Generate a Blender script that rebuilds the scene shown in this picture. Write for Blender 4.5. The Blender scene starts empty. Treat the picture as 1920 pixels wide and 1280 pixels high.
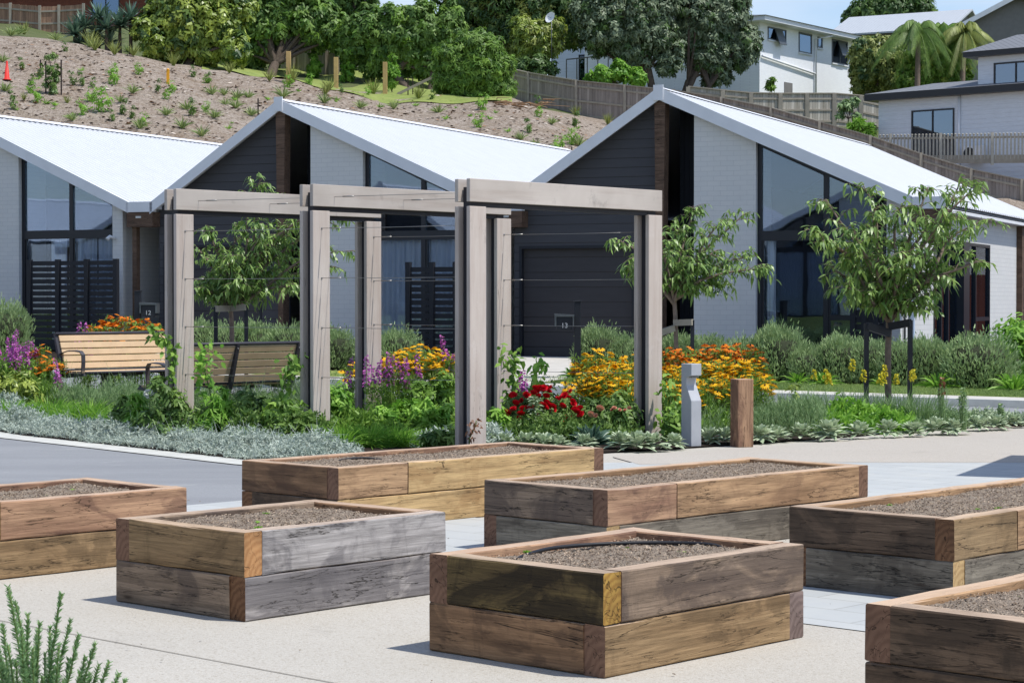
import bpy, bmesh, math, random
import numpy as np
from mathutils import Vector, Matrix
R_ = math.radians
S = bpy.context.scene
COL = S.collection

# ---------------------------------------------------------------- camera, sky, sun, exposure
FPX = 3880.0; TH = math.atan(75/FPX); EYE = 1.5
cam = bpy.data.objects.new('camera', bpy.data.cameras.new('camera')); COL.objects.link(cam)
cam.location = (0, 0, EYE); cam.rotation_euler = (math.pi/2-TH, 0, 0)
cam.data.lens = 36*FPX/1920; cam.data.sensor_width = 36; cam.data.clip_start = .1; cam.data.clip_end = 5000
S.camera = cam
SUN = Vector((.47, -.16, 1.0)).normalized()
w = bpy.data.worlds.new('World'); S.world = w; w.use_nodes = True
nt = w.node_tree; bg = nt.nodes['Background']
sky = nt.nodes.new('ShaderNodeTexSky'); sky.sky_type = 'NISHITA'; sky.sun_disc = False
sky.sun_elevation = math.asin(SUN.z); sky.sun_rotation = math.atan2(SUN.x, SUN.y)
sky.air_density = 1.0; sky.dust_density = .3; sky.ozone_density = 1.6
# thin high cloud laid over the sky by view direction
tc = nt.nodes.new('ShaderNodeTexCoord'); mp = nt.nodes.new('ShaderNodeMapping'); mp.inputs['Scale'].default_value = (3, 3, 14)
ns = nt.nodes.new('ShaderNodeTexNoise'); ns.inputs['Scale'].default_value = 1.6; ns.inputs['Detail'].default_value = 5
cr = nt.nodes.new('ShaderNodeMapRange'); cr.inputs[1].default_value = .42; cr.inputs[2].default_value = .72; cr.inputs[4].default_value = .5
mx = nt.nodes.new('ShaderNodeMix'); mx.data_type = 'RGBA'; mx.inputs[7].default_value = (6.0, 6.3, 7.0, 1)
L = nt.links.new
L(tc.outputs['Generated'], mp.inputs[0]); L(mp.outputs[0], ns.inputs['Vector']); L(ns.outputs[0], cr.inputs[0])
tn = nt.nodes.new('ShaderNodeMix'); tn.data_type = 'RGBA'; tn.blend_type = 'MULTIPLY'; tn.inputs[0].default_value = 1; tn.inputs[7].default_value = (.93, .935, .99, 1)
L(sky.outputs[0], tn.inputs[6]); L(cr.outputs[0], mx.inputs[0]); L(tn.outputs[2], mx.inputs[6]); L(mx.outputs[2], bg.inputs[0]); bg.inputs[1].default_value = .145
sl = bpy.data.lights.new('sun', 'SUN'); sl.energy = 4.1; sl.angle = R_(.53); sl.color = (1, .965, .91)
so = bpy.data.objects.new('sun', sl); COL.objects.link(so); so.rotation_euler = SUN.to_track_quat('Z', 'Y').to_euler(); so.location = (20, -10, 40)
S.view_settings.view_transform = 'Standard'; S.view_settings.look = 'None'; S.view_settings.exposure = .14; S.view_settings.gamma = 1
S.view_settings.use_curve_mapping = False
S.cycles.max_bounces = 8; S.cycles.transparent_max_bounces = 12

# ---------------------------------------------------------------- pixel helpers (photo measured in 1920x1280)
def ray(px, py):
    cx = (px-960)/FPX; cy = (640-py)/FPX
    return (cx, math.cos(TH)+cy*math.sin(TH), -math.sin(TH)+cy*math.cos(TH))
def at(px, py, Y):
    d = ray(px, py); t = Y/d[1]; return Vector((d[0]*t, Y, EYE+d[2]*t))
# terrain heights: columns by bearing, rows by distance
TY = [0, 23, 37, 56, 74, 83, 92, 100, 115, 150, 400, 2500]
TC = {-900: [0, 0, .4, .6, 8.0, 11.2, 13.8, 15, 17, 20, 22, 22],
      0:    [0, 0, .4, .6, 7.4, 10.6, 13.3, 14.4, 17.4, 20, 20, 20],
      250:  [0, 0, .4, .6, 7.1, 9.9, 12.4, 13.4, 16.6, 19, 20, 20],
      480:  [0, 0, .4, .6, 6.6, 9.2, 11.4, 12.3, 15.6, 18, 18, 18],
      720:  [0, 0, .4, .6, 6.3, 8.6, 10.6, 11.7, 15.0, 17, 17, 17],
      960:  [0, 0, .4, .6, 6.2, 8.4, 10.4, 11.2, 14.0, 16, 16, 16],
      1130: [0, 0, .4, .6, 5.6, 7.6, 9.3, 10.4, 12.6, 15, 16, 16],
      1240: [0, 0, .4, .6, 5.2, 7.0, 8.9, 10.0, 12.7, 15, 16, 16],
      1440: [0, 0, .4, .5, 4.2, 5.8, 7.9, 9.8, 12.9, 14, 15, 15],
      1640: [0, 0, .4, .4, 3.2, 4.6, 6.9, 9.2, 12.6, 14, 15, 15],
      1920: [0, 0, .4, .4, 2.8, 4.9, 7.2, 8.4, 12.0, 14, 15, 15],
      2900: [0, 0, .4, .4, 2.8, 4.9, 7.2, 8.4, 12.0, 14, 15, 15]}
TCX = sorted(TC); TZ = np.array([TC[k] for k in TCX], float)
def T(X, Y):
    if Y <= .01: return 0.0
    px = min(max(960+FPX*X/Y, TCX[0]), TCX[-1])
    i = int(np.searchsorted(TCX, px, 'right'))-1; i = min(max(i, 0), len(TCX)-2)
    f = (px-TCX[i])/(TCX[i+1]-TCX[i])
    col = TZ[i]*(1-f)+TZ[i+1]*f
    z = float(np.interp(Y, TY, col))
    if Y > 58: z += .12*math.sin(X*.7+Y*.3)*min(1, (Y-58)/10)+.07*math.sin(X*1.9-Y*.8)
    return z
def hit(px, py, y0=14.0, y1=160.0):
    Y = y0; st = .25; p = at(px, py, Y); 
    while Y < y1:
        p = at(px, py, Y)
        if p.z <= T(p.x, Y): break
        Y += st if Y < 60 else .5
    p.z = T(p.x, p.y); return p

# ---------------------------------------------------------------- object helpers
def tag(o, label, cat, group=None):
    o['label'] = label; o['category'] = cat
    if group: o['group'] = group
    return o
def thing(name, label, cat, loc=(0, 0, 0), rz=0.0, group=None):
    o = bpy.data.objects.new(name, None); COL.objects.link(o); o.empty_display_size = .2
    o.location = loc; o.rotation_euler = (0, 0, rz)
    return tag(o, label, cat, group)
def link(name, me, parent=None, loc=None, rot=None, kind=None, label=None):
    o = bpy.data.objects.new(name, me); COL.objects.link(o)
    if parent: o.parent = parent
    if loc is not None: o.location = loc
    if rot is not None: o.rotation_euler = rot
    if kind: o['kind'] = kind
    if label: o['label'] = label
    return o
KIDS = {}
def dup(root, loc, rz, label=None, group=None, scale=None):
    if not KIDS:
        pass
    r = root.copy(); COL.objects.link(r); r.location = loc; r.rotation_euler = (0, 0, rz)
    if scale: r.scale = (scale,)*3 if not hasattr(scale, '__len__') else scale
    if label: r['label'] = label
    if group: r['group'] = group
    for ch in [c for c in COL.objects if c.parent == root]:
        c = ch.copy(); COL.objects.link(c); c.parent = r
    return r
ORD = ['', 'first', 'second', 'third', 'fourth', 'fifth', 'sixth', 'seventh', 'eighth', 'ninth', 'tenth', 'eleventh', 'twelfth', 'thirteenth', 'fourteenth',
       'fifteenth', 'sixteenth', 'seventeenth', 'eighteenth', 'nineteenth', 'twentieth']
ORD += ['twenty-'+o for o in ORD[1:10]]+['thirtieth']+['thirty-'+o for o in ORD[1:10]]

class MB:
    def __init__(s): s.v = []; s.f = []; s.m = []; s.sm = []
    def add(s, vs, fs, mi=0, smooth=False):
        b = len(s.v); s.v += [tuple(p) for p in vs]
        for f in fs: s.f.append([b+i for i in f]); s.m.append(mi); s.sm.append(smooth)
    def box(s, x0, x1, y0, y1, z0, z1, mi=0, mat=None):
        vs = [(x, y, z) for x in (x0, x1) for y in (y0, y1) for z in (z0, z1)]
        if mat: vs = [mat @ Vector(p) for p in vs]
        s.add(vs, [(0, 1, 3, 2), (4, 6, 7, 5), (0, 4, 5, 1), (2, 3, 7, 6), (0, 2, 6, 4), (1, 5, 7, 3)], mi)
    def bar(s, a, b, wd, ht, mi=0, up=(0, 0, 1)):
        a = Vector(a); b = Vector(b); d = (b-a); l = d.length; d.normalize(); up = Vector(up)
        sx = d.cross(up); 
        if sx.length < 1e-4: sx = d.cross(Vector((1, 0, 0)))
        sx.normalize(); uz = sx.cross(d)
        m = Matrix((( d.x, sx.x, uz.x, a.x), (d.y, sx.y, uz.y, a.y), (d.z, sx.z, uz.z, a.z), (0, 0, 0, 1)))
        s.box(0, l, -wd/2, wd/2, -ht/2, ht/2, mi, m)
    def prism(s, pts, y0, y1, mi=0, ax='y'):
        """polygon pts (x,z) extruded along y (or (y,z) along x with ax='x')"""
        n = len(pts)
        if ax == 'y': vs = [(p[0], y0, p[1]) for p in pts]+[(p[0], y1, p[1]) for p in pts]
        elif ax == 'x': vs = [(y0, p[0], p[1]) for p in pts]+[(y1, p[0], p[1]) for p in pts]
        else: vs = [(p[0], p[1], y0) for p in pts]+[(p[0], p[1], y1) for p in pts]
        s.add(vs, [list(range(n))[::-1], list(range(n, 2*n))]+[(i, (i+1) % n, n+(i+1) % n, n+i) for i in range(n)], mi)
    def tube(s, pts, rad, k=8, mi=0, cap=True):
        pts = [Vector(p) for p in pts]; n = len(pts)
        if not hasattr(rad, '__len__'): rad = [rad]*n
        vs = []; up = Vector((.13, .27, 1)).normalized()
        for i, p in enumerate(pts):
            d = (pts[min(i+1, n-1)]-pts[max(i-1, 0)])
            if d.length < 1e-9: d = Vector((0, 0, 1))
            d.normalize(); a = d.cross(up)
            if a.length < .05: a = d.cross(Vector((1, 0, 0)))
            a.normalize(); b = d.cross(a)
            for j in range(k):
                t = 2*math.pi*j/k; vs.append(p+(a*math.cos(t)+b*math.sin(t))*rad[i])
        fs = [(i*k+j, i*k+(j+1) % k, (i+1)*k+(j+1) % k, (i+1)*k+j) for i in range(n-1) for j in range(k)]
        s.add(vs, fs, mi, True)
        if cap:
            b = len(s.v)-n*k
            s.f.append([b+j for j in range(k)][::-1]); s.m.append(mi); s.sm.append(False)
            s.f.append([b+(n-1)*k+j for j in range(k)]); s.m.append(mi); s.sm.append(False)
    def lathe(s, prof, c=(0, 0, 0), k=12, mi=0):
        vs = [(c[0]+r*math.cos(2*math.pi*j/k), c[1]+r*math.sin(2*math.pi*j/k), c[2]+z) for r, z in prof for j in range(k)]
        s.add(vs, [(i*k+j, i*k+(j+1) % k, (i+1)*k+(j+1) % k, (i+1)*k+j) for i in range(len(prof)-1) for j in range(k)], mi, True)
    def mesh(s, name, mats, bevel=0):
        me = bpy.data.meshes.new(name); me.from_pydata([tuple(p) for p in s.v], [], s.f)
        for m in (mats if isinstance(mats, (list, tuple)) else [mats]): me.materials.append(m)
        me.polygons.foreach_set('material_index', s.m); me.polygons.foreach_set('use_smooth', s.sm)
        if bevel:
            bm = bmesh.new(); bm.from_mesh(me); bmesh.ops.recalc_face_normals(bm, faces=bm.faces)
            bmesh.ops.bevel(bm, geom=[e for e in bm.edges if e.is_manifold and e.calc_face_angle(0) > .5], offset=bevel, segments=1, affect='EDGES')
            bm.to_mesh(me); bm.free()
        else:
            bm = bmesh.new(); bm.from_mesh(me); bmesh.ops.recalc_face_normals(bm, faces=bm.faces); bm.to_mesh(me); bm.free()
        me.update(); return me
    def build(s, name, mats, parent=None, loc=None, rot=None, bevel=0, kind=None, label=None):
        return link(name, s.mesh(name, mats, bevel), parent, loc, rot, kind, label)

class LF:
    """collects leaf strips (numpy) and writes one mesh"""
    def __init__(s): s.V = []; s.F = []; s.M = []; s.A = []; s.n = 0
    def strips(s, P, D, Sd, Ln, W, droop=0., nseg=2, prof=(0.15, 1., .05), mi=0, tint=None, fold=0.):
        P = np.asarray(P, float); n = len(P)
        if n == 0: return
        D = np.asarray(D, float); Sd = np.asarray(Sd, float)
        Ln = np.broadcast_to(np.asarray(Ln, float), (n,)); W = np.broadcast_to(np.asarray(W, float), (n,)); droop = np.broadcast_to(np.asarray(droop, float), (n,))
        ts = np.linspace(0, 1, nseg+1); pr = np.interp(ts, np.linspace(0, 1, len(prof)), prof)
        V = np.zeros((n, 2*(nseg+1), 3))
        for i, t in enumerate(ts):
            c = P+D*(Ln*t)[:, None]; c = c.copy(); c[:, 2] -= droop*Ln*t*t
            o = Sd*(W*.5*pr[i])[:, None]
            V[:, 2*i] = c-o; V[:, 2*i+1] = c+o
        base = (np.arange(n)*2*(nseg+1))[:, None]
        for i in range(nseg):
            q = base+np.array([2*i, 2*i+1, 2*i+3, 2*i+2])[None]
            s.F.append(q+s.n); s.M.append(np.full(n, mi))
        if tint is None: tint = np.random.rand(n)
        s.A.append(np.repeat(tint, 2*(nseg+1)))
        s.V.append(V.reshape(-1, 3)); s.n += V.shape[0]*V.shape[1]
    def build(s, name, mats, parent=None, loc=None, rot=None, kind=None, label=None):
        return link(name, s.mesh(name, mats), parent, loc, rot, kind, label)
    def mesh(s, name, mats):
        V = np.concatenate(s.V); F = np.concatenate(s.F); Mi = np.concatenate(s.M); A = np.concatenate(s.A)
        me = bpy.data.meshes.new(name); me.vertices.add(len(V)); me.vertices.foreach_set('co', V.ravel())
        me.loops.add(F.size); me.loops.foreach_set('vertex_index', F.ravel().astype(np.int32))
        me.polygons.add(len(F)); me.polygons.foreach_set('loop_start', np.arange(0, F.size, 4, dtype=np.int32))
        me.polygons.foreach_set('loop_total', np.full(len(F), 4, np.int32)); me.polygons.foreach_set('material_index', Mi.astype(np.int32))
        a = me.attributes.new('v', 'FLOAT', 'POINT'); a.data.foreach_set('value', A)
        for m in (mats if isinstance(mats, (list, tuple)) else [mats]): me.materials.append(m)
        me.update(calc_edges=True); return me
def unit(n, rng=np.random): 
    v = rng.normal(size=(n, 3)); return v/np.linalg.norm(v, axis=1)[:, None]
def norm(v): return v/np.maximum(np.linalg.norm(v, axis=1), 1e-9)[:, None]
def side(D, rnd=1.0):
    return norm(np.cross(D, unit(len(D))*rnd+np.array([0, 0, 1.])*(1-rnd)))

# ---------------------------------------------------------------- materials
def lin(r, g, b, k=1.0):
    f = lambda c: ((c/255)/12.92 if c/255 <= .04045 else ((c/255+.055)/1.055)**2.4)*k
    return (f(r), f(g), f(b), 1)
class MT:
    def __init__(s, name, rough=.7, spec=.3):
        s.m = bpy.data.materials.new(name); s.m.use_nodes = True; s.t = s.m.node_tree; s.b = s.t.nodes['Principled BSDF']
        s.b.inputs['Roughness'].default_value = rough; s.b.inputs['Specular IOR Level'].default_value = spec
    def n(s, ty, **kw):
        x = s.t.nodes.new('ShaderNode'+ty)
        for k, v in kw.items(): setattr(x, k, v)
        return x
    def l(s, a, b): s.t.links.new(a, b)
    def inp(s, sock, v):
        if isinstance(v, bpy.types.NodeSocket): s.l(v, sock)
        else: sock.default_value = v
    def coord(s, scale=(1, 1, 1), rand=False, which='Object'):
        c = s.n('TexCoord').outputs[which]; m = s.n('Mapping'); m.inputs['Scale'].default_value = scale; s.l(c, m.inputs[0])
        if rand:
            o = s.n('ObjectInfo').outputs['Random']; k = s.n('Math', operation='MULTIPLY'); s.l(o, k.inputs[0]); k.inputs[1].default_value = 37.3
            cb = s.n('CombineXYZ'); s.l(k.outputs[0], cb.inputs[0]); s.l(k.outputs[0], cb.inputs[1]); s.l(k.outputs[0], cb.inputs[2]); s.l(cb.outputs[0], m.inputs['Location'])
        return m.outputs[0]
    def noise(s, vec, scale=5, detail=4, rough=.55, dist=0):
        x = s.n('TexNoise'); s.l(vec, x.inputs['Vector']); x.inputs['Scale'].default_value = scale; x.inputs['Detail'].default_value = detail
        x.inputs['Roughness'].default_value = rough; x.inputs['Distortion'].default_value = dist; return x.outputs[0]
    def mr(s, v, a, b, c=0., d=1.):
        x = s.n('MapRange'); s.l(v, x.inputs[0]); x.inputs[1].default_value = a; x.inputs[2].default_value = b; x.inputs[3].default_value = c; x.inputs[4].default_value = d; return x.outputs[0]
    def math(s, op, a, b=0.):
        x = s.n('Math', operation=op); s.inp(x.inputs[0], a); s.inp(x.inputs[1], b); return x.outputs[0]
    def mix(s, f, a, b, mode='MIX'):
        x = s.n('Mix', data_type='RGBA', blend_type=mode); s.inp(x.inputs[0], f); s.inp(x.inputs[6], a); s.inp(x.inputs[7], b); return x.outputs[2]
    def bump(s, h, strength=.3, dist=.01):
        x = s.n('Bump'); s.l(h, x.inputs['Height']); x.inputs['Strength'].default_value = strength; x.inputs['Distance'].default_value = dist; s.l(x.outputs[0], s.b.inputs['Normal'])
    def col(s, c): s.inp(s.b.inputs['Base Color'], c); return s
def plain(name, c, rough=.6, var=.15, scale=6, bump=.1, spec=.3, metal=0):
    m = MT(name, rough, spec); v = m.coord(rand=True); n = m.noise(v, scale, 5)
    d = tuple(x*(1-var) for x in c[:3])+(1,); e = tuple(min(1, x*(1+var)) for x in c[:3])+(1,)
    m.col(m.mix(m.mr(n, .3, .7), d, e)); m.b.inputs['Metallic'].default_value = metal
    if bump: m.bump(m.noise(v, scale*12, 3), bump, .005)
    return m.m
def leafm(name, a, b, trans=.25, rough=.5, spec=.35):
    m = MT(name, rough, spec); at_ = m.n('Attribute'); at_.attribute_name = 'v'
    c = m.mix(at_.outputs['Fac'], a, b); m.col(c)
    tr = m.n('BsdfTranslucent'); m.l(m.mix(.5, c, (.35, .45, .05, 1), 'MULTIPLY') if False else c, tr.inputs[0])
    ms = m.n('MixShader'); ms.inputs[0].default_value = trans; m.l(m.b.outputs[0], ms.inputs[1]); m.l(tr.outputs[0], ms.inputs[2])
    m.l(ms.outputs[0], m.t.nodes['Material Output'].inputs[0]); return m.m

# ---------------------------------------------------------------- surfaces
def wood(name, c1, c2, stain=.4, sc=(.03, .025, .022, 1), rough=.8, grain=.26, k=1.5):
    c1, c2, sc = [tuple(min(.85, x*k) for x in q[:3])+(1,) for q in (c1, c2, sc)]
    m = MT(name, rough, .2)
    v1 = m.coord((.8, 5, 5), True)
    c = m.mix(m.mr(m.noise(v1, 1, 7, .62, .8), .3, .7), c1, c2)
    g = m.noise(m.coord((4.5, 150, 150), True), 1, 5, .65); s1 = m.noise(m.coord((1.3, 26, 26), True), 1, 9, .72, .35)
    dk = tuple(x*.28 for x in c2[:3])+(1,)
    c = m.mix(m.mr(s1, .38, .55, .5, 0), c, dk); c = m.mix(m.mr(s1, .56, .70, 0, .30), c, tuple(min(.9, x*1.5) for x in c1[:3])+(1,))
    c = m.mix(m.mr(g, .32, .6, grain+.15, 0), c, dk)
    st = m.mr(m.noise(m.coord((1.7, 3.1, 3.1), True), 1, 9, .62, 1.1), .60-.24*stain, .645-.2*stain)
    c = m.mix(m.math('MULTIPLY', st, min(.78, .22+stain*.55)), c, sc)
    vb = m.mr(m.noise(m.coord((4.2, 1.6, 1.6), True), 1, 8, .7, .9), .54, .63); c = m.mix(m.math('MULTIPLY', vb, .12+stain*.35), c, sc)
    nA = m.noise(m.coord((.75, 10, 10), True), 1, 6, .6, .5); nB = m.noise(m.coord((2.4, 33, 33), True), 1, 4, .6, .4)
    kA = m.math('MULTIPLY', m.mr(m.math('ABSOLUTE', m.math('SUBTRACT', nA, .5)), .0, .0075, 1, 0), m.mr(m.noise(m.coord((.9, 2.5, 2.5), True), 1.7, 3), .44, .54))
    kB = m.math('MULTIPLY', m.mr(m.math('ABSOLUTE', m.math('SUBTRACT', nB, .5)), .0, .011, .8, 0), m.mr(m.noise(m.coord((1.6, 4, 4), True), 2.1, 3), .52, .6))
    crack = m.math('MAXIMUM', kA, kB)
    vo = m.n('TexVoronoi'); m.l(m.coord((1.3, 4.5, 4.5), True), vo.inputs['Vector']); vo.inputs['Scale'].default_value = 1.2
    kd = m.math('ADD', vo.outputs['Distance'], m.math('MULTIPLY', m.noise(m.coord((6, 12, 12), True), 1, 4), .08)); knot = m.mr(kd, .07, .12, .85, 0); halo = m.mr(kd, .1, .26, .35, 0)
    c = m.mix(halo, c, dk); c = m.mix(knot, c, (.03, .016, .010, 1)); c = m.mix(m.math('MULTIPLY', crack, .9), c, (.010, .008, .006, 1))
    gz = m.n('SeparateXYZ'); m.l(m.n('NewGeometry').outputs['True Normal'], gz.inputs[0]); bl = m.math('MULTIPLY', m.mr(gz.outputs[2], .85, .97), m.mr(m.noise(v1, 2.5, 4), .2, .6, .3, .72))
    c = m.mix(bl, c, lin(206, 182, 158))   # upward faces mixed towards a pale tan
    m.col(c)
    h = m.math('SUBTRACT', m.math('ADD', m.math('MULTIPLY', g, .3), m.math('MULTIPLY', s1, .6)), m.math('MULTIPLY', crack, 1.3)); m.bump(h, .7, .007)
    return m.m
def endgrain(name, c1, c2, k=1.05):
    c1, c2 = [tuple(min(.85, x*k) for x in q[:3])+(1,) for q in (c1, c2)]
    m = MT(name, .85, .15)
    v = m.coord((1, 1, 1), True); mp_ = m.n('Mapping'); mp_.inputs['Scale'].default_value = (0, 9, 9); mp_.inputs['Location'].default_value = (0, .55, .9)
    m.l(m.n('TexCoord').outputs['Object'], mp_.inputs[0])
    wv = m.n('TexWave', wave_type='RINGS', rings_direction='X'); m.l(mp_.outputs[0], wv.inputs['Vector']); wv.inputs['Scale'].default_value = 1.1
    wv.inputs['Distortion'].default_value = 7; wv.inputs['Detail'].default_value = 3
    c = m.mix(m.mr(wv.outputs['Fac'], 0, 1, .15, .7), c1, c2)
    n4 = m.noise(v, 9, 3, .5, 1.2); crack = m.mr(m.math('ABSOLUTE', m.math('SUBTRACT', n4, .52)), 0, .01, .85, 0)
    c = m.mix(m.mr(m.noise(v, 3, 3), .45, .7, 0, .55), c, (.05, .03, .022, 1))
    c = m.mix(crack, c, (.01, .007, .006, 1)); m.col(c); m.bump(m.noise(v, 60, 3), .3, .004); return m.m
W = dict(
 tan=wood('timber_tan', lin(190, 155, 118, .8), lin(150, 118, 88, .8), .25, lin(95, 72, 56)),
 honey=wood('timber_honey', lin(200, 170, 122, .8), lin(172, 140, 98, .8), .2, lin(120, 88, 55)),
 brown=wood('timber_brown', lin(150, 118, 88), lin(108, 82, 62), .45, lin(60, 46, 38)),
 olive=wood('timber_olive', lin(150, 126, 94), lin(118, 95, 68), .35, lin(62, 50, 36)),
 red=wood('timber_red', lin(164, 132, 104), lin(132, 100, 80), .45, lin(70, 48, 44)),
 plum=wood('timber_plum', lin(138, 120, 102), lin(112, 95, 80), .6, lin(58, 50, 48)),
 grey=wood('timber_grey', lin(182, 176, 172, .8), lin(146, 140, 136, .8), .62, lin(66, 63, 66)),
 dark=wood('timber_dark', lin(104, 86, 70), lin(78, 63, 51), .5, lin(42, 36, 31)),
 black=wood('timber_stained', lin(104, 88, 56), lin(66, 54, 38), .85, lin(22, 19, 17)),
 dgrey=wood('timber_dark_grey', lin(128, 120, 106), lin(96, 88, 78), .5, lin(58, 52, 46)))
EG = dict(orange=endgrain('end_grain_orange', lin(192, 146, 100), lin(158, 112, 72)), honey=endgrain('end_grain_honey', lin(204, 164, 84), lin(150, 108, 52)),
 red=endgrain('end_grain_red', lin(132, 102, 84), lin(104, 78, 64)), brown=endgrain('end_grain_brown', lin(130, 96, 70), lin(90, 62, 44)), grey=endgrain('end_grain_grey', lin(150, 132, 124), lin(112, 96, 92)),
 tan=endgrain('end_grain_tan', lin(195, 165, 118), lin(160, 128, 88)))

def m_soil(name, a, b, c3):
    m = MT(name, .95, .1); v = m.coord(); n1 = m.noise(v, 14, 6, .7); n2 = m.noise(v, 90, 3, .6)
    c = m.mix(m.mr(n1, .35, .65), a, b); c = m.mix(m.mr(n2, .55, .75), c, c3); c = m.mix(m.mr(m.noise(v, 140, 2), .52, .7), c, tuple(x*.35 for x in a[:3])+(1,)); m.col(c)
    m.bump(m.math('ADD', n1, n2), .9, .03); return m.m
M_SOIL = m_soil('planter_soil', lin(170, 155, 138), lin(140, 124, 109), lin(204, 190, 170))
M_BED = m_soil('bed_soil', lin(66, 58, 52), lin(46, 40, 36), lin(96, 84, 72))
def m_mulch():
    m = MT('bark_mulch', .95, .1); v = m.coord(); n0 = m.noise(v, .22, 4); n1 = m.noise(v, 1.6, 5, .7); n2 = m.noise(v, 9, 5, .75); 
    c = m.mix(m.mr(n0, .35, .65), lin(160, 148, 133), lin(148, 130, 110)); c = m.mix(m.mr(n1, .35, .7), c, lin(190, 178, 166)); 
    c = m.mix(m.mr(n2, .46, .62, 0, .75), c, lin(98, 80, 66)); c = m.mix(m.mr(m.noise(v, 4.5, 6, .8), .55, .66, 0, .6), c, lin(112, 92, 76)); c = m.mix(m.mr(m.noise(v, 17, 3, .7), .58, .68, 0, .8), c, lin(205, 194, 180)); m.col(c); m.bump(n2, 1, .12); return m.m
M_MULCH = m_mulch()
def m_aggr(name, a, b, c3, rough=.85):
    m = MT(name, rough, .25); v = m.coord(); n0 = m.noise(v, .55, 4); n1 = m.noise(v, 130, 2, .6)
    vo = m.n('TexVoronoi'); m.l(v, vo.inputs['Vector']); vo.inputs['Scale'].default_value = 110
    sp = m.n('SeparateColor'); m.l(vo.outputs['Color'], sp.inputs[0])
    c = m.mix(m.mr(sp.outputs[0], .2, .9, 0, 1), a, b); c = m.mix(m.mr(sp.outputs[1], .82, .97, 0, .55), c, c3)
    c = m.mix(m.mr(n1, .3, .5, .28, 0), c, tuple(x*.45 for x in a[:3])+(1,))
    c = m.mix(m.mr(n0, .3, .7, 0, .22), c, tuple(x*.74 for x in a[:3])+(1,))
    st = m.noise(m.coord((1, 1, 1)), 2.6, 6, .7); c = m.mix(m.mr(m.noise(m.coord((1, 1, 1)), .9, 8, .75), .56, .66, 0, .13), c, tuple(x*.6 for x in a[:3])+(1,)); c = m.mix(m.mr(st, .6, .7, 0, .22), c, tuple(x*.5 for x in a[:3])+(1,))
    m.col(c); m.bump(m.mr(vo.outputs['Distance'], 0, .6, 1, 0), .35, .004); return m.m
M_AGG = m_aggr('exposed_aggregate', lin(204, 198, 186, .77), lin(214, 209, 198, .77), lin(150, 140, 124))
M_PATH = m_aggr('path_aggregate', lin(200, 192, 180, .78), lin(208, 201, 190, .78), lin(150, 140, 132))
def m_asph():
    m = MT('asphalt', .9, .25); v = m.coord(); c = m.mix(m.mr(m.noise(v, 110, 3), .3, .7), lin(134, 136, 139, .95), lin(152, 154, 156, .95))
    c = m.mix(m.mr(m.noise(m.coord((.25, 1.2, 1)), 1, 7, .7), .42, .62, 0, .4), c, lin(116, 118, 122)); c = m.mix(m.mr(m.noise(v, 1.7, 8, .75), .58, .66, 0, .35), c, lin(172, 172, 170)); m.col(c); m.bump(m.noise(v, 180, 3), .4, .004); return m.m
M_ASPH = m_asph()
def m_paver():
    m = MT('stone_pavers', .75, .3); mp_ = m.n('Mapping'); mp_.inputs['Rotation'].default_value = (0, 0, R_(43)); m.l(m.n('TexCoord').outputs['Object'], mp_.inputs[0])
    br = m.n('TexBrick'); m.l(mp_.outputs[0], br.inputs['Vector']); br.inputs['Scale'].default_value = 1; br.inputs['Brick Width'].default_value = .6; br.inputs['Row Height'].default_value = .3
    br.inputs['Mortar Size'].default_value = .006; br.inputs['Color1'].default_value = lin(198, 201, 200, .80); br.inputs['Color2'].default_value = lin(188, 192, 192, .80); br.inputs['Mortar'].default_value = lin(150, 151, 148)
    v = m.coord(); c = m.mix(m.mr(m.noise(v, 3, 5), .35, .7, 0, .3), br.outputs['Color'], lin(214, 214, 206, .82)); m.col(c); m.bump(br.outputs['Fac'], -.3, .004); return m.m
M_PAVE = m_paver()
M_CONC = plain('concrete', lin(206, 202, 194, .85), .85, .1, 2.5, .2)
M_KERB = plain('kerb_concrete', lin(205, 205, 198, .88), .8, .12, 5, .2)
def m_lawn(name, a, b):
    m = MT(name, .9, .15); v = m.coord(); c = m.mix(m.mr(m.noise(v, 1.2, 5, .7), .3, .7), a, b); c = m.mix(m.mr(m.noise(v, 12, 4), .5, .8, 0, .5), c, tuple(x*.5 for x in a[:3])+(1,)); m.col(c); m.bump(m.noise(v, 25, 4), .8, .05); return m.m
M_LAWN = m_lawn('lawn', lin(136, 154, 82, .8), lin(166, 176, 102, .8))
M_FARG = m_lawn('far_ground', lin(96, 112, 66, .7), lin(120, 124, 84, .7))

# terrain sheet: fan grid from behind the camera out to the horizon
def terrain():
    ys = [-420, -330, -260, -200, -150, -100]+list(np.arange(-60, 20, 10))+[20, 23, 25, 27, 30, 33, 37, 42, 48, 56]+list(np.arange(57, 93, 1.0))+[94, 97, 100, 104, 108, 115, 125, 150, 250, 400, 900, 2500]
    ss = np.linspace(-1.3, 1.3, 175)
    vs = []; 
    for y in ys:
        for s in ss:
            X = s*max(y, 20)*(1 if y > 20 else 2.2 if y < 0 else 1.6)*(1 if y > -61 else -y/18); z = T(X, y) if y > 0 else max(0, -y-110)*.034+max(0, -y-110)*.008*math.sin(X*.013+1); vs.append((X, y, z-.012))
    n = len(ss); b = MB(); fs = [(i*n+j, i*n+j+1, (i+1)*n+j+1, (i+1)*n+j) for i in range(len(ys)-1) for j in range(n-1)]
    b.add(vs, fs, 0, True)
    o = b.build('ground', [M_MULCH, M_FARG], kind='structure')
    me = o.data
    for p in me.polygons:
        if p.center.y > 97 or p.center.y < 20: p.material_index = 1
    return o
terrain()
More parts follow.
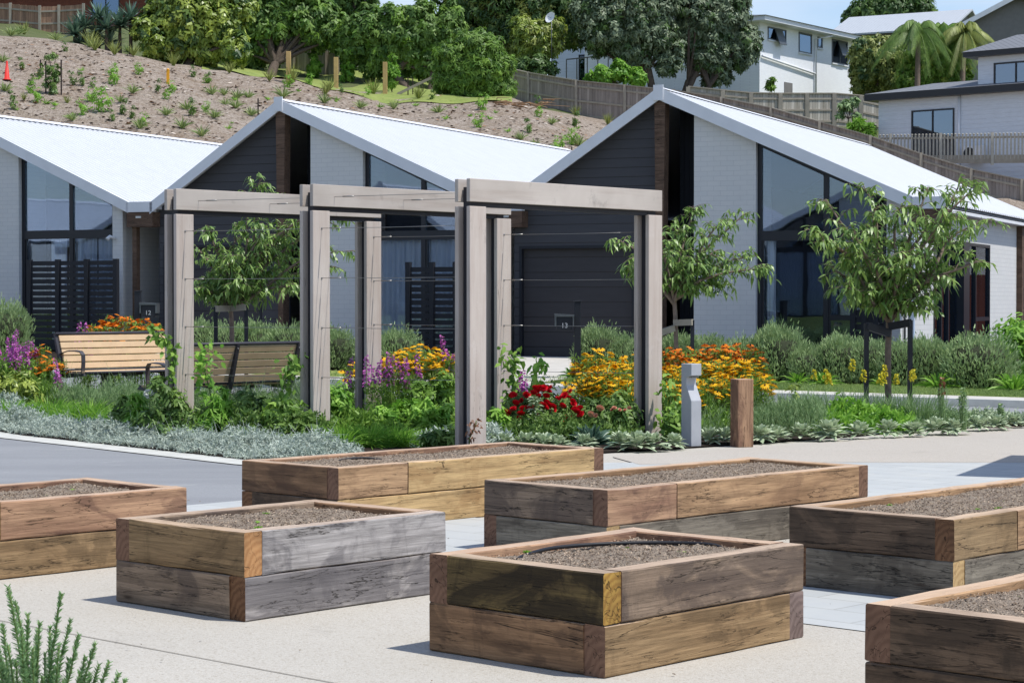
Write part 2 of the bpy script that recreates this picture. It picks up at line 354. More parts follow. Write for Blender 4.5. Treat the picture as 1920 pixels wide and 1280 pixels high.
def sheet(name, pts, mat, off, zadd=0.0, cuts=(23, 37), res=0):
    """flat polygon laid on the ground profile"""
    bm = bmesh.new(); f = bm.faces.new([bm.verts.new((p[0], p[1], 0)) for p in pts])
    for c in cuts:
        bmesh.ops.bisect_plane(bm, geom=bm.verts[:]+bm.edges[:]+bm.faces[:], plane_co=(0, c, 0), plane_no=(0, 1, 0))
    for v in bm.verts: v.co.z = (float(np.interp(v.co.y, TY[:4], [0, 0, .4, .4])))+off+zadd
    for f in bm.faces:
        f.normal_update()
        if f.normal.z < 0: f.normal_flip()
    me = bpy.data.meshes.new(name); bm.to_mesh(me); bm.free(); me.materials.append(mat); return link(name, me, kind='structure')
def gp(px, py, z=0): 
    d = ray(px, py); t = (z-EYE)/d[2]; return (d[0]*t, d[1]*t)
RD = (math.sin(R_(43)), math.cos(R_(43))); LD = (-RD[1], RD[0])
def rl(r, l): return (RD[0]*r+LD[0]*l, RD[1]*r+LD[1]*l)
sheet('plaza', [(-40, -20), (40, -20), (40, 24), (-40, 24)], M_AGG, .0)
sheet('paver_band', [rl(7.95, -12), rl(10.3, -12), rl(10.3, 12.1), rl(7.95, 12.1)], M_PAVE, .004)
sheet('paver_crossing', [gp(1100, 868), gp(1500, 868), gp(1990, 868), gp(2300, 868), gp(2300, 925), gp(1900, 915), gp(1640, 935), gp(1100, 990)], M_PAVE, .0065)
for r_ in (5.45, 2.4): sheet('concrete_joint', [rl(r_, -8), rl(r_+.007, -8), rl(r_+.007, 14), rl(r_, 14)], plain('joint_filler', lin(120, 114, 104), .9), .003)
K = [(-14, 32.0), gp(-60, 815), gp(0, 822), gp(160, 840), gp(300, 856), gp(440, 872), gp(620, 886), gp(760, 889), gp(900, 880), gp(1010, 867), gp(1150, 856), gp(1300, 847), gp(1440, 838), gp(1680, 820), gp(1920, 806), gp(2300, 790)]
sheet('driveway', [rl(-5, 12.1), rl(12.9, 12.1), K[7], K[6], K[5], K[4], K[3], K[2], K[1], K[0], (-30, 30), (-30, 12)], M_ASPH, .0035)
def offs(poly, d):
    out = []
    for i, p in enumerate(poly):
        a = poly[max(i-1, 0)]; b = poly[min(i+1, len(poly)-1)]; tx, ty = b[0]-a[0], b[1]-a[1]; l = math.hypot(tx, ty); out.append((p[0]-ty/l*d, p[1]+tx/l*d))
    return out
KF = offs(K, -.0); KB = offs(K, .36)
sheet('path', [gp(1150, 858), K[10], K[11], K[12], K[13], K[14], K[15], gp(2300, 868), gp(1500, 868), gp(1200, 872)], M_PATH, .008)
sheet('kerb_strip', KF[:9]+KB[:9][::-1], M_KERB, .012)
def rampz(Y): return float(np.interp(Y, TY[:4], [0, 0, .4, .4]))
a24 = R_(24.2); HU = Vector((math.cos(a24), -math.sin(a24), 0)); HD = Vector((math.sin(a24), math.cos(a24), 0)); P0 = Vector((2.62, 36.3, 0))
def hp(u, d=0): p = P0+HU*u+HD*d; return (p.x, p.y)
def nl(n, t): p = HD*n+HU*t; return (p.x, p.y)          # n metres out along the depth of the street, t along it
def nx(n, px): q = (px-960)/FPX; Y = n/(HD.x*q+HD.y); return (q*Y, Y)   # the point of line n seen at bearing px
sheet('garden_bed', KB+[nl(25.1, 8), nl(25.1, -22)], M_BED, .016)
sheet('road', [nl(25.1, -45), nl(25.1, 45), nl(27.2, 45), nl(27.2, -45)], M_ASPH, .004)
sheet('pavement', [nl(27.32, -45), nl(27.32, 45), nl(27.8, 45), nl(27.8, -45)], M_CONC, .1)
kb = MB()
for i in range(-40, 40):
    for (n0, n1, h) in ((27.2, 27.32, .104),):
        q = [nl(n0, i), nl(n0, i+1), nl(n1, i+1), nl(n1, i)]; zz = [rampz(p[1]) for p in q]
        kb.add([(p[0], p[1], z-.05) for p, z in zip(q, zz)]+[(p[0]+(0 if k > 1 else .01), p[1]+(0 if k > 1 else .02), z+h) for k, (p, z) in enumerate(zip(q, zz))], [(0, 1, 5, 4), (4, 5, 6, 7), (2, 3, 7, 6)])
kb.build('kerb', M_KERB, kind='structure')
sheet('verge', [nl(27.8, -45), nl(27.8, 45), nl(29.1, 45), nl(29.1, -45)], M_LAWN, .1)
sheet('house_garden', [nl(29.1, -45), nl(29.1, 45), nl(48, 45), nl(48, -45)], M_BED, .096, cuts=(23, 37))
sheet('garage_apron', [nx(27.33, 880), nx(27.33, 990), nx(29.1, 1078), hp(-.45, .1), hp(-2.9, .1), nx(29.1, 880)], M_CONC, .108)
sheet('garage_apron', [nx(27.33, 300), nx(27.33, 350), nx(29.1, 352), hp(-8.1, .1), hp(-10.5, .1), nx(29.1, 250)], M_CONC, .108)
# lawn on the hill behind the posts
def hilllawn():
    vs = []; ys = np.linspace(84.5, 106, 26); ss = np.linspace(380, 960, 40)
    for y in ys:
        for s in ss:
            y2 = y+ (s < 560)*(560-s)*.012*0; lo = np.interp(s, [380, 470, 560, 640, 730, 800, 960], [94, 92.6, 92.0, 91.4, 90.6, 90.4, 90.2])
            yy = lo+(106-lo)*(y-84.5)/21.5; X = (s-960)/FPX*yy; vs.append((X, yy, T(X, yy)+.03))
    n = len(ss); b = MB(); b.add(vs, [(i*n+j, i*n+j+1, (i+1)*n+j+1, (i+1)*n+j) for i in range(25) for j in range(n-1)], 0, True); b.build('lawn', M_LAWN, kind='structure')
hilllawn()

def litter(name, label, pts, n, r0, r1, mats, seed):
    rs = random.Random(seed); b = MB()
    for _ in range(n):
        x, y, z = pts(rs); q = rs.uniform(0, 6.28); l = rs.uniform(r0, r1); w_ = l*rs.uniform(.25, .8); c, s_ = math.cos(q), math.sin(q); tz = rs.uniform(0, l*.6)
        b.add([(x-c*l, y-s_*l, z+.002), (x+s_*w_, y-c*w_, z+tz), (x+c*l, y+s_*l, z+.003+tz*.5), (x-s_*w_, y+c*w_, z+.004)], [(0, 1, 2, 3)], rs.randrange(len(mats)))
    tag(b.build(name, mats, kind='stuff'), label, 'litter')
M_LIT = [plain('dry_leaf', lin(120, 96, 70), .9, .3), plain('soil_crumb', lin(84, 70, 58), .9, .3)]
litter('ground_litter', 'scattered crumbs of soil and dry leaf on the pale plaza', lambda r: (lambda a, b_: rl(a, b_)+(.006,))(r.uniform(4, 12), r.uniform(3, 13)), 420, .003, .011, M_LIT, 5)
def hill_pt(r):
    Y = r.uniform(62, 92); X = (r.uniform(-60, 1150)-960)/FPX*Y; return (X, Y, T(X, Y))
M_LIT2 = [plain('bark_chunk', lin(92, 72, 58), .9, .3), plain('pale_bark', lin(196, 184, 170), .9, .2), plain('dead_leaf', lin(146, 110, 82), .9, .3)]
litter('bark_litter', 'coarse bark pieces strewn over the planted slope', hill_pt, 6500, .04, .13, M_LIT2, 6)

# ---------------------------------------------------------------- raised timber planters
def sleeper(parent, x0, x1, y0, y1, z, mat, e0, e1=None, h=.203, seed=0):
    """one sleeper, its own X along the grain"""
    alongx = (x1-x0) > (y1-y0); Ln = (x1-x0) if alongx else (y1-y0); wd = (y1-y0) if alongx else (x1-x0)
    rg = random.Random(seed); k = max(4, int(Ln/.14)); c = .006; hw = wd/2; hh = h/2
    sec = [(-hw+c, -hh), (hw-c, -hh), (hw, -hh+c), (hw, hh-c), (hw-c, hh), (-hw+c, hh), (-hw, hh-c), (-hw, -hh+c)]
    ph = [rg.uniform(0, 6) for _ in range(4)]; vs = []
    for i in range(k+1):
        t = i/k; x = -Ln/2+.0015+(Ln-.003)*t
        for j, (yy, zz) in enumerate(sec):
            q = .0022*math.sin(9*x+ph[0]+j)+.0016*math.sin(23*x+ph[1]+2*j)+rg.uniform(-.0008, .0008)
            e = -.0035*rg.random() if (i in (0, k)) else 0
            vs.append((x, yy+math.copysign(min(0, q)+e, yy)*1, zz+math.copysign(min(0, q*.6)+e, zz)))
    b = MB(); b.add(vs, [(i*8+j, i*8+(j+1) % 8, (i+1)*8+(j+1) % 8, (i+1)*8+j) for i in range(k) for j in range(8)], 0)
    b.f.append(list(range(8))[::-1]); b.m.append(1); b.sm.append(False); b.f.append([k*8+j for j in range(8)]); b.m.append(2); b.sm.append(False)
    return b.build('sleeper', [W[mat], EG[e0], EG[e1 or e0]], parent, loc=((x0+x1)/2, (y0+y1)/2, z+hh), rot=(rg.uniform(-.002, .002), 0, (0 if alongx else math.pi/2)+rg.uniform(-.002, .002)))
M_CHIP = [plain('bark_chip', lin(178, 158, 136), .9, .2), plain('dark_chip', lin(92, 76, 64), .9, .2)]
def planter(label, N, ang, a, b, top, bot, seam=None, seed=1):
    t = thing('raised_planter', label, 'planter', (N[0], N[1], .004), R_(90)-R_(ang), 'raised timber planters on the plaza')
    w_ = .105
    for lay, (var, left, fr, rt, bk) in enumerate((bot, top)):
        z = lay*.21; sd = seed*10+lay*5
        ff = fr if isinstance(fr, list) else [fr]
        if var == 'A': L_, F_, Rr, B_ = (0, w_, 0, b-w_), (w_, a, 0, w_), (a-w_, a, w_, b), (0, a-w_, b-w_, b)
        else: L_, F_, Rr, B_ = (0, w_, w_, b), (0, a-w_, 0, w_), (a-w_, a, 0, b-w_), (w_, a, b-w_, b)
        sleeper(t, *L_, z, *left, seed=sd)
        if len(ff) == 2 and seam:
            sleeper(t, F_[0], seam-.002, F_[2], F_[3], z, *ff[0], seed=sd+1); sleeper(t, seam+.002, F_[1], F_[2], F_[3], z, *ff[1], seed=sd+2)
        else: sleeper(t, *F_, z, *ff[0], seed=sd+1)
        sleeper(t, *Rr, z, *rt, seed=sd+3); sleeper(t, *B_, z, *bk, seed=sd+4)
    # soil: bumpy sheet with chips lying on it
    rg = np.random.RandomState(seed); nx = int(a/.022); ny = int(b/.022); xs = np.linspace(w_-.002, a-w_+.002, nx); ys = np.linspace(w_-.002, b-w_+.002, ny)
    ph = rg.rand(6)*6; X, Y = np.meshgrid(xs, ys, indexing='ij')
    H = .392+.010*np.sin(3.1*X+ph[0])*np.sin(4.3*Y+ph[1])+.006*np.sin(11*X+ph[2])*np.sin(13*Y+ph[3])+rg.normal(size=X.shape)*.0035
    ed = np.minimum(np.minimum(X-w_, a-w_-X), np.minimum(Y-w_, b-w_-Y)); H -= .012*np.exp(-(ed/.05)**2)
    m = MB(); m.add(np.stack([X, Y, H], -1).reshape(-1, 3).tolist(), [(i*ny+j, (i+1)*ny+j, (i+1)*ny+j+1, i*ny+j+1) for i in range(nx-1) for j in range(ny-1)], 0, True)
    for _ in range(int(a*b*1300)):
        x = rg.uniform(w_+.01, a-w_-.01); y = rg.uniform(w_+.01, b-w_-.01); i = int((x-xs[0])/(xs[1]-xs[0])); j = int((y-ys[0])/(ys[1]-ys[0])); z = H[min(i, nx-1), min(j, ny-1)]+.004
        q = rg.rand()*3.14; l = rg.uniform(.003, .011); ww = rg.uniform(.0015, .005); tz = rg.uniform(-.003, .004)
        c, s_ = math.cos(q), math.sin(q)
        m.add([(x-c*l, y-s_*l, z-tz), (x+s_*ww, y-c*ww, z+.002), (x+c*l, y+s_*l, z+tz), (x-s_*ww, y+c*ww, z+.003)], [(0, 1, 2, 3)], 1+int(rg.rand() < .4))
    m.build('soil', [M_SOIL]+M_CHIP, t)
    return t
PL = {}
PL['P1'] = planter('nearest planter, left side stained black with a yellow streak, black hose over its soil', (.367, 8.207), 42.6, 1.38, .98,
  ('A', ('black', 'honey', 'brown'), ('plum', 'red'), ('red', 'red'), ('red', 'red')), ('B', ('brown', 'brown'), ('olive', 'red'), ('plum', 'grey'), ('brown', 'brown')), seed=1)
PL['P2'] = planter('short planter with silvery grey long side blotched with dark stains, left of the hose planter', (-1.25, 9.66), 42.5, 1.34, .99,
  ('A', ('olive', 'orange', 'red'), ('grey', 'grey'), ('brown', 'brown'), ('plum', 'red')), ('B', ('plum', 'brown'), ('grey', 'brown'), ('grey', 'grey'), ('brown', 'brown')), seed=2)
PL['P3'] = planter('planter cut by the left edge, its upper timber reddish tan', (-2.83, 11.05), 43.4, 1.36, .99,
  ('A', ('tan', 'honey'), ('red', 'red'), ('red', 'red'), ('red', 'red')), ('B', ('honey', 'honey'), ('olive', 'honey'), ('honey', 'tan'), ('honey', 'tan')), seed=3)
PL['P4'] = planter('farthest long planter with honey coloured front timber, right behind the silvery grey one', (-1.13, 13.42), 44, 2.6, .99,
  ('B', ('brown', 'red'), [('tan', 'red'), ('honey', 'red')], ('red', 'red'), ('red', 'red')), ('A', ('dark', 'tan', 'brown'), ('honey', 'tan'), ('honey', 'red'), ('dark', 'brown')), seam=.62, seed=4)
PL['P5'] = planter('long middle planter with a plum brown short side and a tan front', (.545, 11.83), 44.5, 2.58, 1.0,
  ('B', ('plum', 'red'), [('red', 'red'), ('tan', 'red')], ('tan', 'red'), ('tan', 'red')), ('A', ('dgrey', 'tan', 'red'), ('dgrey', 'tan'), ('brown', 'red'), ('dark', 'red')), seam=.62, seed=5)
PL['P6'] = planter('long planter at the right edge with a near-black left side and olive tan front', (2.19, 10.24), 43, 2.5, .99,
  ('B', ('dark', 'red'), [('olive', 'brown'), ('tan', 'brown')], ('tan', 'tan'), ('tan', 'tan')), ('A', ('dgrey', 'tan'), ('dgrey', 'tan'), ('dgrey', 'tan'), ('brown', 'brown')), seam=.62, seed=6)
PL['P7'] = planter('dark brown planter cut by the bottom right corner of the photo', (1.985, 6.74), 43, 2.4, .98,
  ('A', ('dark', 'red', 'red'), ('brown', 'red'), ('brown', 'red'), ('tan', 'red')), ('B', ('dark', 'brown'), ('dark', 'brown'), ('dark', 'brown'), ('dark', 'brown')), seed=7)
def lp(t, x, y, z): return t.matrix_basis @ Vector((x, y, z))
M_HOSE = plain('black_rubber', lin(30, 30, 34), .5, .1)
def hose(label, t, pts, r=.009):
    b = MB(); P = [lp(t, *p) for p in pts]; o = P[0].copy(); fine = []
    for i in range(len(P)-1):
        p0 = P[max(i-1, 0)]; p1 = P[i]; p2 = P[i+1]; p3 = P[min(i+2, len(P)-1)]
        for k in range(6):
            s = k/6; fine.append(.5*((2*p1)+(p2-p0)*s+(2*p0-5*p1+4*p2-p3)*s*s+(3*p1-p0-3*p2+p3)*s**3)-o)
    fine.append(P[-1]-o); b.tube(fine, r, 8); tag(b.build('irrigation_hose', M_HOSE, loc=o), label, 'hose', 'black irrigation hoses')
hose('black hose arching across the soil of the nearest planter', PL['P1'], [(.24, .70, .38), (.34, .74, .393), (.6, .80, .40), (.9, .72, .40), (1.12, .52, .40), (1.2, .36, .395), (1.2, .3, .37)])
hose('short black hose stub on the soil of the farthest long planter', PL['P4'], [(.55, .66, .37), (.65, .7, .395), (.85, .66, .40), (.98, .55, .37)])

# ---------------------------------------------------------------- pergola: three timber portals tied by wires
def m_post():
    m = MT('weathered_hardwood', .75, .2); v = m.coord((1, 1, 1), True); vs_ = m.coord((14, 14, .9), True); vb = m.coord((.9, 14, 14), True)
    c = m.mix(m.mr(m.noise(v, 1.3, 4, .6), .3, .7), lin(208, 197, 187, .93), lin(194, 181, 170, .93))
    c = m.mix(m.mr(m.noise(vs_, 1, 8, .7), .45, .7, 0, .42), c, lin(164, 140, 126, .9))
    c = m.mix(m.mr(m.noise(v, 4.5, 5, .7), .62, .8, 0, .5), c, lin(216, 208, 202, .95)); cr_ = m.math('MULTIPLY', m.mr(m.math('ABSOLUTE', m.math('SUBTRACT', m.noise(m.coord((22, 22, .9), True), 1, 4, .6, .5), .5)), 0, .008, .8, 0), m.mr(m.noise(v, 2.2, 3), .54, .62)); c = m.mix(cr_, c, lin(70, 56, 48)); gz = m.n('SeparateXYZ'); m.l(m.n('TexCoord').outputs['Object'], gz.inputs[0]); c = m.mix(m.math('MULTIPLY', m.mr(gz.outputs[2], -1.2, -.85, .5, 0), m.mr(m.noise(v, 6, 5), .3, .7)), c, lin(110, 92, 78)); m.col(c); m.bump(m.noise(m.coord((30, 30, 2), True), 1, 4), .3, .004); return m.m
M_POST = m_post()
def m_beam():
    m = MT('weathered_beam', .75, .2); v = m.coord((1, 1, 1), True)
    c = m.mix(m.mr(m.noise(v, 1.1, 4, .6), .3, .7), lin(204, 194, 184, .92), lin(180, 170, 160, .92)); c = m.mix(m.mr(m.noise(v, 3, 5, .7), .6, .75, 0, .6), c, lin(140, 134, 128, .8))
    c = m.mix(m.mr(m.noise(m.coord((.8, 16, 16), True), 1, 4), .5, .8, 0, .4), c, lin(150, 128, 114, .9)); m.col(c); m.bump(m.noise(m.coord((2, 30, 30), True), 1, 4), .25, .004); return m.m
M_BEAM = m_beam()
M_STEEL = plain('charcoal_steel', lin(50, 49, 54), .55, .1, 8, .05)
M_WIRE = plain('stainless_wire', lin(150, 148, 145), .35, .05, 5, 0, .5, .8)
def portal(name_label, org, ang, ln):
    t = thing('pergola_portal', name_label, 'pergola', (org[0], org[1], 0), R_(90-ang), 'portals of the garden pergola')
    pw, th, gap = .235, .048, .11
    for (a, b) in ((0, pw), (ln-pw, ln)):
        for (y0, y1) in ((0, th), (th+gap, 2*th+gap)):
            b_ = MB(); b_.box(-(b-a)/2, (b-a)/2, -th/2, th/2, 0, 2.41); b_.build('post_board', M_POST, t, loc=((a+b)/2, (y0+y1)/2, .02), bevel=.004)
        c = (a+b)/2; b_ = MB(); b_.box(c-.055, c+.055, th+.012, th+gap-.012, 0, 2.62); b_.build('steel_post', M_STEEL, t)
    for (y0, y1) in ((0, th), (th+gap, 2*th+gap)):
        b_ = MB(); b_.box(-ln/2, ln/2, -th/2, th/2, -.1125, .1125); b_.build('beam_board', M_BEAM, t, loc=(ln/2, (y0+y1)/2, 2.5875), bevel=.004)
    b_ = MB(); b_.box(.16, ln-.16, th+.016, th+gap-.016, 2.43, 2.6); b_.build('steel_beam', M_STEEL, t)
    return t
PO = [(-3.575, 22.05), (-2.035, 21.18), (-.41, 20.2)]
PG = [portal('portal farthest to the left, planted over by vines between the two benches', PO[0], 43, 3.0),
      portal('middle portal of the pergola, its left post rising beside the bench back', PO[1], 42.5, 3.0),
      portal('nearest portal on the right, framing the red and yellow flowers', PO[2], 42, 3.05)]
def wires():
    def pt(k, x, y, z): return PG[k].matrix_basis @ Vector((x, y, z))
    for k in (0, 1):
        nm = ['left pair of portals', 'right pair of portals'][k]
        for sd, x in (('near', .12), ('far', 2.88)):
            for i, z in enumerate((.72, 1.23, 1.74, 2.25)):
                a = pt(k, x, 0, z); b = pt(k+1, x, .206, z); d = (b-a).normalized(); w_ = MB(); o = a.copy()
                w_.tube([Vector((0, 0, 0)), (b-a)*.5+Vector((0, 0, -.004)), b-a], .0028, 6); w_.tube([d*.10, d*.24], .0065, 6); w_.lathe([(.006, -.01), (.012, 0), (.006, .01)], k=8)
                tag(w_.build('tension_wire', M_WIRE, loc=o), '%s horizontal wire up, on the %s side between the %s' % (['lowest', 'second', 'third', 'topmost'][i], sd, nm), 'wire', 'stainless wires of the pergola')
        for i, x in enumerate((.3, 1.3, 2.3)):
            a = pt(k, x, 0, 2.58); b = pt(k+1, x, .206, 2.58); w_ = MB(); o = a.copy(); d = (b-a).normalized(); w_.tube([Vector((0, 0, 0)), b-a], .0028, 6); w_.tube([d*.10, d*.24], .0065, 6)
            tag(w_.build('tension_wire', M_WIRE, loc=o), 'overhead wire tied to the %s of the beams of the %s' % (['left end', 'middle', 'right end'][i], nm), 'wire', 'stainless wires of the pergola')
wires()

# ---------------------------------------------------------------- benches
M_SLAT = plain('bench_slat', lin(214, 184, 146, .86), .6, .10, 4, .15)
M_BFR = plain('bench_frame_paint', lin(62, 60, 66), .45, .08, 8, .05, .4)
M_BOLT = plain('bolt', lin(190, 190, 190), .3, .05, 8, 0, .5, .9)
def bench(label, loc, rz, ln=1.95):
    t = thing('park_bench', label, 'bench', loc, rz, 'park benches in the garden')
    # local: x along the bench, -y is the front, z up
    def backp(s, dy=0): return (.0+.15*s+dy, .50+.44*s)      # back line: s 0..1
    for i in range(5):
        s0 = i/5+.015; s1 = (i+1)/5-.015; p = backp(s0); q = backp(s1); b = MB()
        b.prism([(p[0], p[1]), (q[0], q[1]), (q[0]+.024, q[1]-.006), (p[0]+.024, p[1]-.006)], -ln/2+.04, ln/2-.04, 0, 'x')
        b.build('back_slat', M_SLAT, t, bevel=.003)
    for i in range(4):
        y0 = -.44+i*.105; b = MB(); b.box(-ln/2+.04, ln/2-.04, y0, y0+.09, .452, .478); b.build('seat_slat', M_SLAT, t, bevel=.003)
    b = MB(); b.tube([(-ln/2, .165, .955), (ln/2, .165, .955)], .02, 10); b.build('top_rail', M_BFR, t); b = MB(); b.tube([(-ln/2+.03, .0, .485), (ln/2-.03, .0, .485)], .014, 8); b.build('back_rail', M_BFR, t)
    b = MB(); b.tube([(-ln/2+.03, -.455, .46), (ln/2-.03, -.455, .46)], .017, 8); b.build('front_rail', M_BFR, t)
    for x in (-ln/2+.02, 0, ln/2-.02):
        b = MB(); wd = .022
        b.prism([(-.45, .45), (-.05, .40), (.03, .415), (.075, .5), (.20, .95), (.165, .955), (.03, .53), (0, .455), (-.44, .478)] if False else [(-.46, .425), (-.04, .385), (.045, .405), (.085, .50), (.21, .955), (.178, .955), (.03, .5), (0, .45), (-.45, .45)], x-wd, x+wd, 0, 'x'); b.build('side_bracket', M_BFR, t)
        bb = MB()
        for i in range(5):
            s = (i+.5)/5; p = backp(s); bb.lathe([(0.0, 0), (.008, .0), (.006, .006), (0, .007)], (0, 0, 0), 8); 
            n = len(bb.v)-32; rot = Matrix.Rotation(-math.pi/2, 4, 'X')
            for j in range(n, len(bb.v)):
                q = rot @ Vector(bb.v[j]); bb.v[j] = (q.x+x, q.y+p[0]+.058, q.z+p[1])
        bb.build('bolts', M_BOLT, t)
    for sx in (-1, 1):
        b = MB(); x = sx*(ln/2-.03); pts = [(x, .09, .70), (x-sx*.01, -.05, .735), (x-sx*.02, -.2, .74), (x-sx*.03, -.31, .73), (x-sx*.035, -.35, .69), (x-sx*.035, -.355, .6), (x-sx*.035, -.34, .44)]
        for p, q in zip(pts, pts[1:]): b.bar(p, Vector(q)+(Vector(q)-Vector(p)).normalized()*.006, .055, .012, 0, (0, -1, .6))
        b.build('armrest', M_BFR, t)
    for x in (-ln/2+.5, ln/2-.5):
        b = MB(); b.tube([(x, -.2, -.05), (x, -.2, .43)], .042, 14); b.box(x-.04, x+.04, -.44, .02, .42, .447); b.build('pedestal', M_BFR, t)
    return t
c0 = Vector((-5.80, 26.7, 0))+Vector((RD[0], RD[1], 0))*.98
bench('slatted bench facing the camera in full sun beside the purple flowers', (c0.x, c0.y, rampz(c0.y)), R_(47))
c1 = Vector((-2.71, 25.3, 0))-Vector((RD[0], RD[1], 0))*.98
bench('slatted bench turned away, shaded brown back with bolted brackets, between two pergola posts', (c1.x, c1.y, rampz(c1.y)), R_(227))

# ---------------------------------------------------------------- bollards, mailboxes
M_LAMP = plain('bollard_grey_paint', lin(170, 173, 178), .45, .05, 10, .03, .4)
def bollard(label, p, h=.83, rz=0.):
    t = thing('bollard_light', label, 'bollard light', p, rz, 'grey steel bollard lights')
    b = MB(); w_ = .085
    b.prism([(-.09, 0), (.09, 0), (.09, h*.72-.14), (.0, h*.72+.02), (0, h-.14), (.09, h-.12), (.09, h), (-.09, h)], -w_*.75, w_*.75, 0, 'y'); b.build('body', M_LAMP, t, bevel=.004)
    b = MB(); b.box(.02, .075, -w_*.5, w_*.5, h-.142, h-.137); b.build('lens', plain('lamp_lens', lin(150, 150, 146), .3), t)
    return t
p = gp(1296, 838); bollard('grey bollard light with an angled notch under its head, before the yellow daisies', (p[0], p[1], .01), .85, R_(-60))
p = gp(1362, 800); bollard('low grey bollard light mostly hidden behind the short timber post', (p[0], 24.2, .03), .36, R_(-60))
p = gp(1392, 838); t = thing('timber_bollard', 'short square red-brown timber post beside the bollard light', 'timber post', (p[0], p[1]+.06, 0), R_(20))
b = MB(); b.box(-.09, .09, -.09, .09, 0, .70); me = b.mesh('timber_bollard_shaft', W['red'], .006)
for v in me.vertices: v.co = (v.co.z, v.co.y, -v.co.x)
o = link('shaft', me, t, rot=(0, R_(-90), 0)); o.location = (0, 0, 0)
M_DARK = plain('near_black_paint', lin(38, 40, 46), .5, .1, 10, .04)
M_ALU = plain('brushed_aluminium', lin(96, 100, 102), .4, .08, 10, .03, .5, .5)
M_WHITE = plain('white_lettering', lin(190, 192, 196), .5, .02, 5, 0)
def text(s, size, parent, loc, rot, mat, name='number'):
    cu = bpy.data.curves.new(name, 'FONT'); cu.body = s; cu.size = size; cu.extrude = .002; cu.align_x = 'CENTER'; cu.align_y = 'CENTER'
    o = bpy.data.objects.new('tmp', cu); COL.objects.link(o); dg = bpy.context.evaluated_depsgraph_get(); me = bpy.data.meshes.new_from_object(o.evaluated_get(dg)); bpy.data.objects.remove(o)
    me.materials.clear(); me.materials.append(mat); return link(name, me, parent, loc, rot)
def mailbox(label, p, num, postside, rz):
    t = thing('mailbox', label, 'mailbox', p, rz, 'house mailboxes')
    b = MB(); b.box(-.12, .12, -.15, .15, .80, 1.0); b.build('box', M_DARK, t, bevel=.006)
    b = MB(); b.prism([(-.145, 1.0), (.145, 1.0), (.15, 1.03), (-.15, 1.045)], -.17, .17, 0, 'y'); b.box(-.145, -.122, -.16, .16, .86, 1.0); b.box(.122, .145, -.16, .16, .86, 1.0); b.build('lid', M_ALU, t)
    text(num, .105, t, (0, -.156, .865), (math.pi/2, 0, 0), M_WHITE)
    x = postside*.2; b = MB(); b.box(x-.05, x+.05, -.06, .06, -.05, 1.22); b.prism([(x-.06, 1.22), (x+.06, 1.22), (x+.06, 1.25), (x-.06, 1.235)], -.07, .07, 0, 'y'); b.build('post', M_DARK, t, bevel=.005); return t
p = at(1058, 700, 31.3); mailbox('black mailbox numbered 13 on a dark post in front of the right-hand garage door', (p.x, 31.3, .27), '13', 1, 0)
p = at(281, 700, 35.3); mailbox('black mailbox numbered 12 beside the entry next to the left privacy screen', (p.x, 35.3, .44), '12', -1, 0)

# ---------------------------------------------------------------- terrace houses
def m_brick(name, a, b, mort, rough=.75):
    m = MT(name, rough, .3); c = m.n('TexCoord').outputs['Object']; s = m.n('SeparateXYZ'); m.l(c, s.inputs[0]); k = m.n('CombineXYZ'); m.l(m.math('ADD', s.outputs[0], s.outputs[1]), k.inputs[0]); m.l(s.outputs[2], k.inputs[1])
    br = m.n('TexBrick'); m.l(k.outputs[0], br.inputs['Vector']); br.inputs['Scale'].default_value = 1; br.inputs['Brick Width'].default_value = .24; br.inputs['Row Height'].default_value = .086
    br.inputs['Mortar Size'].default_value = .005; br.inputs['Mortar Smooth'].default_value = .6; br.inputs['Color1'].default_value = a; br.inputs['Color2'].default_value = b; br.inputs['Mortar'].default_value = mort
    cc = m.mix(m.mr(m.noise(m.coord(), 2.5, 5), .3, .7, 0, .12), br.outputs['Color'], tuple(x*.7 for x in a[:3])+(1,)); m.col(cc)
    h = m.math('ADD', m.math('MULTIPLY', br.outputs['Fac'], -1), m.math('MULTIPLY', m.noise(m.coord(), 22, 4), .5)); m.bump(h, .35, .005); return m.m
M_BRICK = m_brick('painted_brick', lin(232, 231, 228, .86), lin(227, 227, 225, .86), lin(211, 211, 210, .86))
def m_board(name, c, pitch, axis=2, gap=.08, rough=.6, dk=.85):
    m = MT(name, rough, .3); v = m.n('TexCoord').outputs['Object']; s = m.n('SeparateXYZ'); m.l(v, s.inputs[0])
    f = m.math('FRACT', m.math('DIVIDE', s.outputs[axis], pitch)); line = m.mr(f, 0, gap, 1, 0)
    n = m.noise(m.coord((1.5, 1.5, 9)), 2, 4); cc = m.mix(m.mr(n, .3, .7), tuple(x*.93 for x in c[:3])+(1,), tuple(min(1, x*1.05) for x in c[:3])+(1,)); cc = m.mix(m.math('MULTIPLY', line, dk), cc, tuple(x*.25 for x in c[:3])+(1,)); m.col(cc)
    m.bump(m.math('SUBTRACT', m.math('MULTIPLY', f, -.5), line), .5, .02); return m.m
M_WB = m_board('dark_weatherboard', lin(70, 70, 74), .165)
M_GD = m_board('garage_door_panels', lin(64, 62, 64), .27, 2, .05)
M_VG = m_board('dark_vertical_cladding', lin(36, 38, 46), .1, 0)
M_ROOF = plain('white_roof_steel', lin(236, 239, 244, .74), .5, .03, 3, .02, .4)
M_FASC = plain('white_fascia_paint', lin(236, 238, 242, .9), .5, .04, 3, .03)
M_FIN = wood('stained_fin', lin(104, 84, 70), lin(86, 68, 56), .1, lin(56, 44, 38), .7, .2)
M_ALF = plain('black_window_frame', lin(26, 28, 36), .4, .08, 8, .02, .5)
M_CURT = plain('sheer_curtain', lin(246, 248, 250), .9, .05, 3, 0)
M_INT = plain('dim_interior', lin(72, 72, 74), .9, .2, 1, 0)
